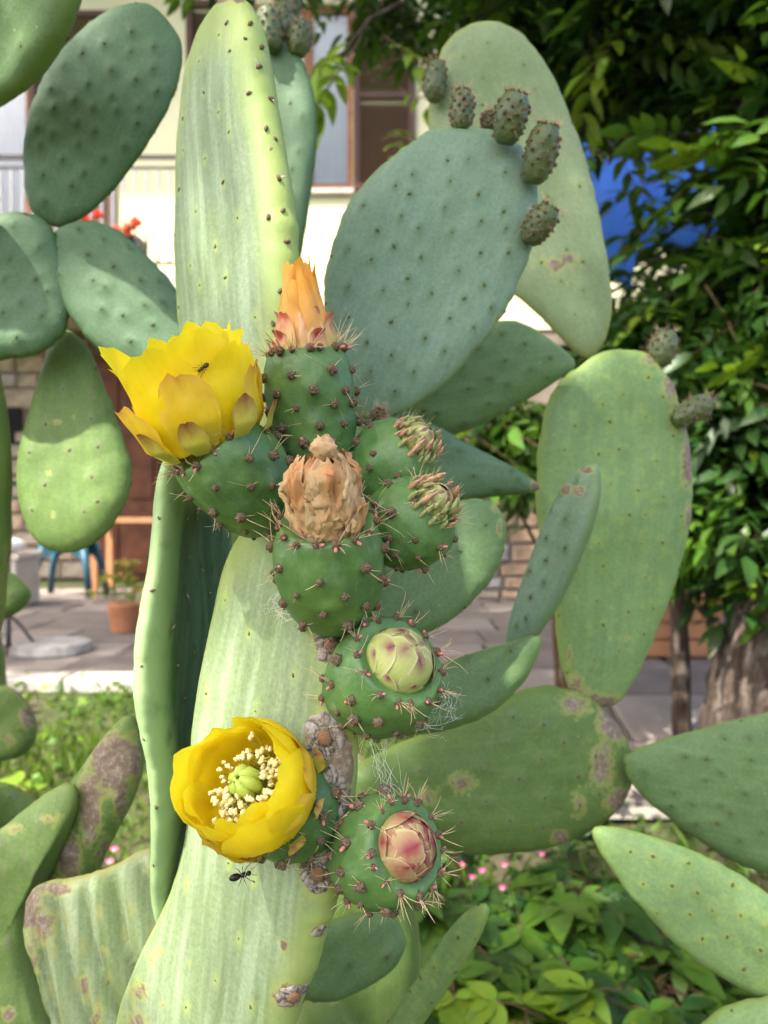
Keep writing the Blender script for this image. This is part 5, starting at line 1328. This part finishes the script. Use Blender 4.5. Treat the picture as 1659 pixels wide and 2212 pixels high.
# ------------------------------------------------------------ things on the terrace at the left
stl = empty('stool', P(150, 1262, 6.6), 'dark teal plastic stool with splayed legs in front of the door', 'stool'); stl.location.z = TERR+0.005
b = MB(); b.box(-0.19, 0.19, -0.15, 0.15, 0.43, 0.46); put('seat', b.mesh('seat', [MAT['teal_plastic']]), stl).modifiers.new('bevel', 'BEVEL').width = 0.012
for sx in (-1, 1):
    for sy in (-1, 1):
        b = MB(); b.tube([(sx*0.25, sy*0.20, 0), (sx*0.21, sy*0.165, 0.25), (sx*0.165, sy*0.13, 0.432)], [0.030, 0.030, 0.036], 8); put('leg', b.mesh('leg', [MAT['teal_plastic']], True), stl)
for sy in (-1, 1):
    b = MB()
    for i in range(12):
        x0, x1 = -0.18+0.03*i, -0.15+0.03*i; zz = 0.30+0.08*(1-((i-5.5)/6)**2)
        b.box(x0, x1-0.0001, sy*0.15-0.006, sy*0.15+0.006, zz, 0.429)
    put('apron', b.mesh('apron', [MAT['teal_plastic']]), stl)
tb = empty('wooden_table', P(300, 1230, 7.2), 'low wooden table with orange-brown planks by the door', 'table'); tb.location.z = TERR+0.005
for i in range(4):
    b = MB(); b.box(-0.40, 0.45, -0.25+0.126*i, -0.13+0.126*i, 0.62, 0.66); put('plank', b.mesh('plank', [MAT['table_wood']]), tb)
for sx in (-0.34, 0.39):
    for sy in (-0.2, 0.2):
        b = MB(); b.box(sx-0.03, sx+0.03, sy-0.03, sy+0.03, 0, 0.619); put('leg', b.mesh('leg', [MAT['table_wood']]), tb)
bn = empty('bench', P(0, 1245, 5.9), 'pale boxy bench against the stone wall', 'bench'); bn.location.z = TERR+0.005
b = MB(); b.box(-0.75, 0.22, -0.2, 0.2, 0.0, 0.36); put('box', b.mesh('box', [MAT['pale_box']]), bn).modifiers.new('bevel', 'BEVEL').width = 0.01
b = MB(); b.box(-0.77, 0.24, -0.22, 0.22, 0.361, 0.40); put('lid', b.mesh('lid', [MAT['pale_box']]), bn)
b = MB(); b.ball((0, 0, 0), 0.2, 20, 12, 0, 2, 0.02, (1.1, 0.8, 0.34))
o = put('cushion', b.mesh('cushion', [MAT['white_cloth']], True), None, bn.location+Vector((-0.02, -0.02, 0.463))); tag(o, 'white cushion lying on the pale bench', 'cushion')
ps = empty('plant_stand', P(18, 1400, 3.9), 'dark iron pole stand with three curved legs on the terrace', 'stand'); ps.location.z = TERR+0.006
b = MB(); b.tube([(0, 0, 0.06), (0, 0, 0.85)], 0.011, 8); put('pole', b.mesh('pole', [MAT['dark_metal']], True), ps)
for i in range(4):
    a = i*math.pi/2+0.4
    b = MB(); b.tube([(0, 0, 0.20), (math.cos(a)*0.06, math.sin(a)*0.06, 0.13), (math.cos(a)*0.14, math.sin(a)*0.14, 0.008)], 0.008, 6); put('leg', b.mesh('leg', [MAT['dark_metal']], True), ps)
b = MB(); b.tube([(0, 0, 0.85), (0, 0, 0.865)], [0.13, 0.13], 20); put('tray', b.mesh('tray', [MAT['dark_metal']]), ps)
b = MB(); b.tube([(0, 0, 0), (0, 0, 0.045), (0, 0, 0.05)], [0.19, 0.18, 0.14], 28)
o = put('stone_disc', b.mesh('stone_disc', [MAT['stone_grey']], False), None, P(115, 1398, 3.95)); o.location.z = TERR+0.006; tag(o, 'round grey stone base on the terrace edge', 'base')

# ------------------------------------------------------------ red flowers on the balcony
fb = empty('flower_box', Vector((HX(250, 6.7), 6.66, zb+0.11)), 'planter of red geraniums hung on the balcony railing', 'planter'); FO = fb.location
b = MB(); b.box(-0.5, 0.25, -0.07, 0.07, 0.02, 0.14); put('box', b.mesh('box', [MAT['dark_metal']]), fb)
r = random.Random(4); b = MB()
foliage('leaves', fb, FO+Vector((0, 0, 0))+np.c_[rt_.uniform(-0.48, 0.25, 26), rt_.normal(0, 0.06, 26), rt_.uniform(0.14, 0.30, 26)] if False else np.array(FO)+np.c_[rt_.uniform(-0.48, 0.25, 26), rt_.normal(0, 0.06, 26), rt_.uniform(0.14, 0.30, 26)], rt_, 'p', ['leaf_mid'], [1.0], (0.5, 0.8), kind='palmate')
for i in range(13):
    b = MB(); c = Vector((r.uniform(-0.45, 0.25), r.gauss(0, 0.06)-0.03, r.uniform(0.18, 0.36)))
    for k in range(14):
        d = Vector((r.gauss(0, 1), r.gauss(0, 1), r.gauss(0, 0.7))).normalized(); b.ball(c+d*0.032, 0.018, 6, 4, 0, k, 0.3, (1, 1, 0.6))
    b.tube([c-Vector((0, 0, 0.12)), c], 0.003, 4, 1)
    put('flower_head', b.mesh('flower_head', [MAT['petal_red'], MAT['grass']], True), fb)

# ------------------------------------------------------------ garden floor: grass, creeper, small flowers, stones
n = 30000
gxy = np.c_[rt_.uniform(-2.6, 1.9, n), rt_.uniform(1.0, 3.25, n), np.zeros(n)]
keep = (fbm(gxy, 2.2, 3, 2)+0.35*rt_.normal(size=n) > -0.35) & ~((gxy[:, 0] > 0.42) & (gxy[:, 1] > 2.33))
gxy = gxy[keep]; n = len(gxy)
h = rt_.uniform(0.025, 0.075, n)*(1+0.5*vnoise(gxy, 3, 9)); a = rt_.uniform(0, 2*np.pi, n); wd = rt_.uniform(0.0015, 0.004, n)
z0 = ground_z(0, gxy[:, 1])-0.006
ln = rt_.normal(0, 0.35, (n, 2))*h[:, None]
p0 = np.c_[gxy[:, 0]+np.cos(a)*wd, gxy[:, 1]+np.sin(a)*wd, z0]; p1 = np.c_[gxy[:, 0]-np.cos(a)*wd, gxy[:, 1]-np.sin(a)*wd, z0]
p2 = np.c_[gxy[:, 0]+ln[:, 0]*0.4-np.cos(a)*wd*0.7, gxy[:, 1]+ln[:, 1]*0.4-np.sin(a)*wd*0.7, z0+h*0.6]; p3 = np.c_[gxy[:, 0]+ln[:, 0], gxy[:, 1]+ln[:, 1], z0+h]
V = np.stack([p0, p1, p2, p3], 1).reshape(-1, 3); k = np.arange(n)*4
o = put('grass', mesh_from('grass', V, np.c_[k, k+1, k+2, k+3], [MAT['grass']]), None); tag(o, 'short bright green grass on the slope below the terrace', 'grass', None, 'stuff')
# low leafy ground cover
def cover(name, label, xr, yr, count, mats, probs, sc, hz, seed):
    rr = np.random.default_rng(seed)
    p = np.c_[rr.uniform(*xr, count), rr.uniform(*yr, count), np.zeros(count)]
    p[:, 2] = ground_z(0, p[:, 1])+rr.uniform(0.01, hz, count)
    ob = empty(name, (float(np.mean(xr)), float(np.mean(yr)), float(ground_z(0, np.mean(yr)))), label, 'plant')
    o = foliage('leaves', ob, p, rr, 'p', mats, probs, sc, kind='palmate', n=3)
    return ob
g = cover('ground_cover', 'low mossy leaf cover on the grass slope under the terrace', (-1.9, -0.7), (2.3, 3.3), 330, ['leaf_bright', 'leaf_mid'], [0.6, 0.4], (0.18, 0.4), 0.07, 7); g['kind'] = 'stuff'
g = cover('ground_cover', 'dark creeping leaf cover beneath the wide olive pad', (-0.3, 1.4), (1.7, 2.4), 420, ['leaf_dark', 'leaf_mid'], [0.6, 0.4], (0.25, 0.6), 0.10, 8); g['kind'] = 'stuff'

def creeper(x, y, nleaf, spread, hz, kind, seed, label, group=None, sc=(0.9, 1.3)):
    z = float(ground_z(0, y))-0.01; r = random.Random(seed)
    ob = empty('creeper', (x, y, z), label, 'plant', group)
    for i in range(nleaf):
        a = r.uniform(0, 6.28); d = spread*math.sqrt(r.random()); t = Vector((math.cos(a)*d, math.sin(a)*d, hz*r.uniform(0.55, 1.1)))
        b = MB(); b.tube([(0, 0, 0), Vector((t.x*0.35, t.y*0.35, t.z*0.7)), t-Vector((0, 0, 0.012))], [0.003, 0.0022, 0.0014], 5); put('stem', b.mesh('stem', [MAT['stem_brown']], True), ob)
        m = PM[kind if r.random() < 0.75 else ('leaf_mid' if kind != 'leaf_mid' else 'leaf_dark')][r.randrange(3)]
        put('leaf', m, ob, t, orient((math.cos(a), math.sin(a)-0.5, r.uniform(-0.35, 0.1)), r.gauss(0, 0.25), None).to_quaternion(), r.uniform(*sc))
LC = 'five-fingered creeper with leaflets coloured sunlit yellow-green growing below the slanting cactus pads'; GC = 'bright creeper plants on the garden soil'
LD = 'five-fingered creeper with leaflets coloured dark for shade growing among the brighter creeper'; GD = 'dark creeper plants on the garden soil'
for i, (dx, dy, Y) in enumerate(((1040, 2185, 1.55), (1190, 2160, 1.6), (1330, 2150, 1.55), (1150, 2215, 1.45), (1260, 2060, 1.75), (980, 2120, 1.6))):
    p = P(dx, dy, Y); creeper(p.x, p.y, 8, 0.11, max(0.08, p.z-float(ground_z(0, Y))), 'leaf_bright', 200+i, LC, GC)  # sunlit look is put into the leaf colour
for i, (dx, dy, Y) in enumerate(((1130, 1975, 1.85), (1230, 1910, 1.95), (1010, 2010, 1.8), (1090, 2080, 1.7), (1180, 2050, 1.8), (1320, 2000, 1.85), (900, 2190, 1.6), (1400, 2110, 1.7), (950, 1960, 1.95), (1480, 2180, 1.6), (1290, 1930, 1.95))):
    p = P(dx, dy, Y); creeper(p.x, p.y, 9, 0.14, max(0.08, p.z-float(ground_z(0, Y))), 'leaf_mid' if i % 2 else 'leaf_dark', 230+i, LD, GD, (1.0, 1.5))  # shaded look is put into the darker leaf colours
p = P(40, 1690, 1.9); creeper(p.x, p.y, 9, 0.07, max(0.1, p.z-float(ground_z(0, 1.9))), 'leaf_bright', 260, 'small fresh green leafy plant beside the weathered cactus', None, (0.6, 0.9))
p = P(265, 1300, 4.4); 
ob = empty('potted_plant', (P(268, 1330, 4.6).x, 4.6, TERR+0.006), 'small yellow-green plant in a terracotta pot on the terrace', 'plant')
b = MB(); b.tube([(0, 0, 0), (0, 0, 0.16), (0, 0, 0.17)], [0.07, 0.10, 0.085], 20); put('pot', b.mesh('pot', [MAT['terracotta']], False), ob)
foliage('leaves', ob, np.array(ob.location)+np.c_[rt_.normal(-0.02, 0.10, 40), rt_.normal(0, 0.08, 40), rt_.uniform(0.18, 0.42, 40)], rt_, 'p', ['leaf_bright', 'leaf_yellow'], [0.6, 0.4], (0.35, 0.7), kind='palmate')
for i in range(3): put('leaf', PM['leaf_yellow'][i], ob, (-0.02+0.05*i, 0, 0.42), orient((0.5-0.4*i, -0.6, -0.1), 0.2, None).to_quaternion(), 0.9)

def pinkflower(p, seed, label, group):
    r = random.Random(seed); z = float(ground_z(0, p.y))-0.01
    ob = empty('pink_flower', (p.x, p.y, z), label, 'flower', group); H = max(0.05, p.z-z)
    b = MB(); b.tube([(0, 0, 0), (0.006, 0, H*0.5), (0, 0, H)], [0.0016, 0.0014, 0.001], 5); put('stem', b.mesh('stem', [MAT['grass']], True), ob)
    for k in range(7):
        a = k/7*6.28; b = MB()
        v, f = grid_leaf(0.013, 0.0045, 0.1, -0.2, 4); b.v = [Vector(x) for x in v]; b.f = [tuple(x) for x in f]; b.m = [0]*len(f)
        put('petal', b.mesh('petal', [MAT['petal_pink']], True), ob, (0, 0, H), orient((math.cos(a), math.sin(a), 0.35), 0, None).to_quaternion())
    b = MB(); b.ball((0, 0, H), 0.004, 8, 5); put('centre', b.mesh('centre', [MAT['anther']], True), ob)
for i, (dx, dy, Y) in enumerate(((1000, 1870, 2.05), (1020, 1898, 2.0), (1170, 1848, 2.1), (1085, 1922, 1.95), (1090, 1872, 2.05), (1040, 1885, 2.05))):
    pinkflower(P(dx, dy, Y), 300+i, 'tiny magenta flower in the grass under the wide olive pad', 'magenta flowers under the olive pad')
for i, (dx, dy, Y) in enumerate(((236, 1865, 1.9), (246, 1838, 1.95))):
    pinkflower(P(dx, dy, Y), 320+i, 'small pink flower in the gap beside the corky old pad', 'pink flowers by the corky pad')

def rock(p, s, seed, label):
    b = MB(); b.ball((0, 0, 0), 1, 26, 16); v = np.array([list(x) for x in b.v])
    v = v*(1+0.22*fbm(v, 1.3, seed, 3))[:, None]*np.array(s)
    o = put('rock', mesh_from('rock', v, b.f, [MAT['rock']]), None, (p.x, p.y, float(ground_z(0, p.y))+s[2]*0.5)); tag(o, label, 'rock')
rock(P(740, 2180, 1.62), (0.085, 0.06, 0.07), 3, 'rounded brown rock below the dark oval pad')
rock(P(850, 2140, 1.75), (0.05, 0.05, 0.03), 5, 'small flat pinkish rock beside the creeper')
rock(P(30, 1500, 1.75), (0.10, 0.09, 0.10), 6, 'brown rock beside the weathered cactus pads')

# insects last
bpy.context.view_layer.update()
_d = (P(437, 795, 1.0)-Vector((0, 0, CZ))).normalized()
_h = S.ray_cast(bpy.context.evaluated_depsgraph_get(), Vector((0, 0, CZ)), _d)
_n = _h[2] if _h[2].dot(_d) < 0 else -_h[2]
insect('ant', 'small brown ant walking on a petal of the upper yellow flower', _h[1], _n, (-0.8, 0, -0.6), 0.006, 'ant_brown', 'ant')
insect('black_insect', 'black insect dangling under the lower yellow flower fruit', P(520, 1893, 0.372), (0.1, -0.8, 0.5), (0.9, 0, 0.3), 0.0095, 'insect_black', 'insect')
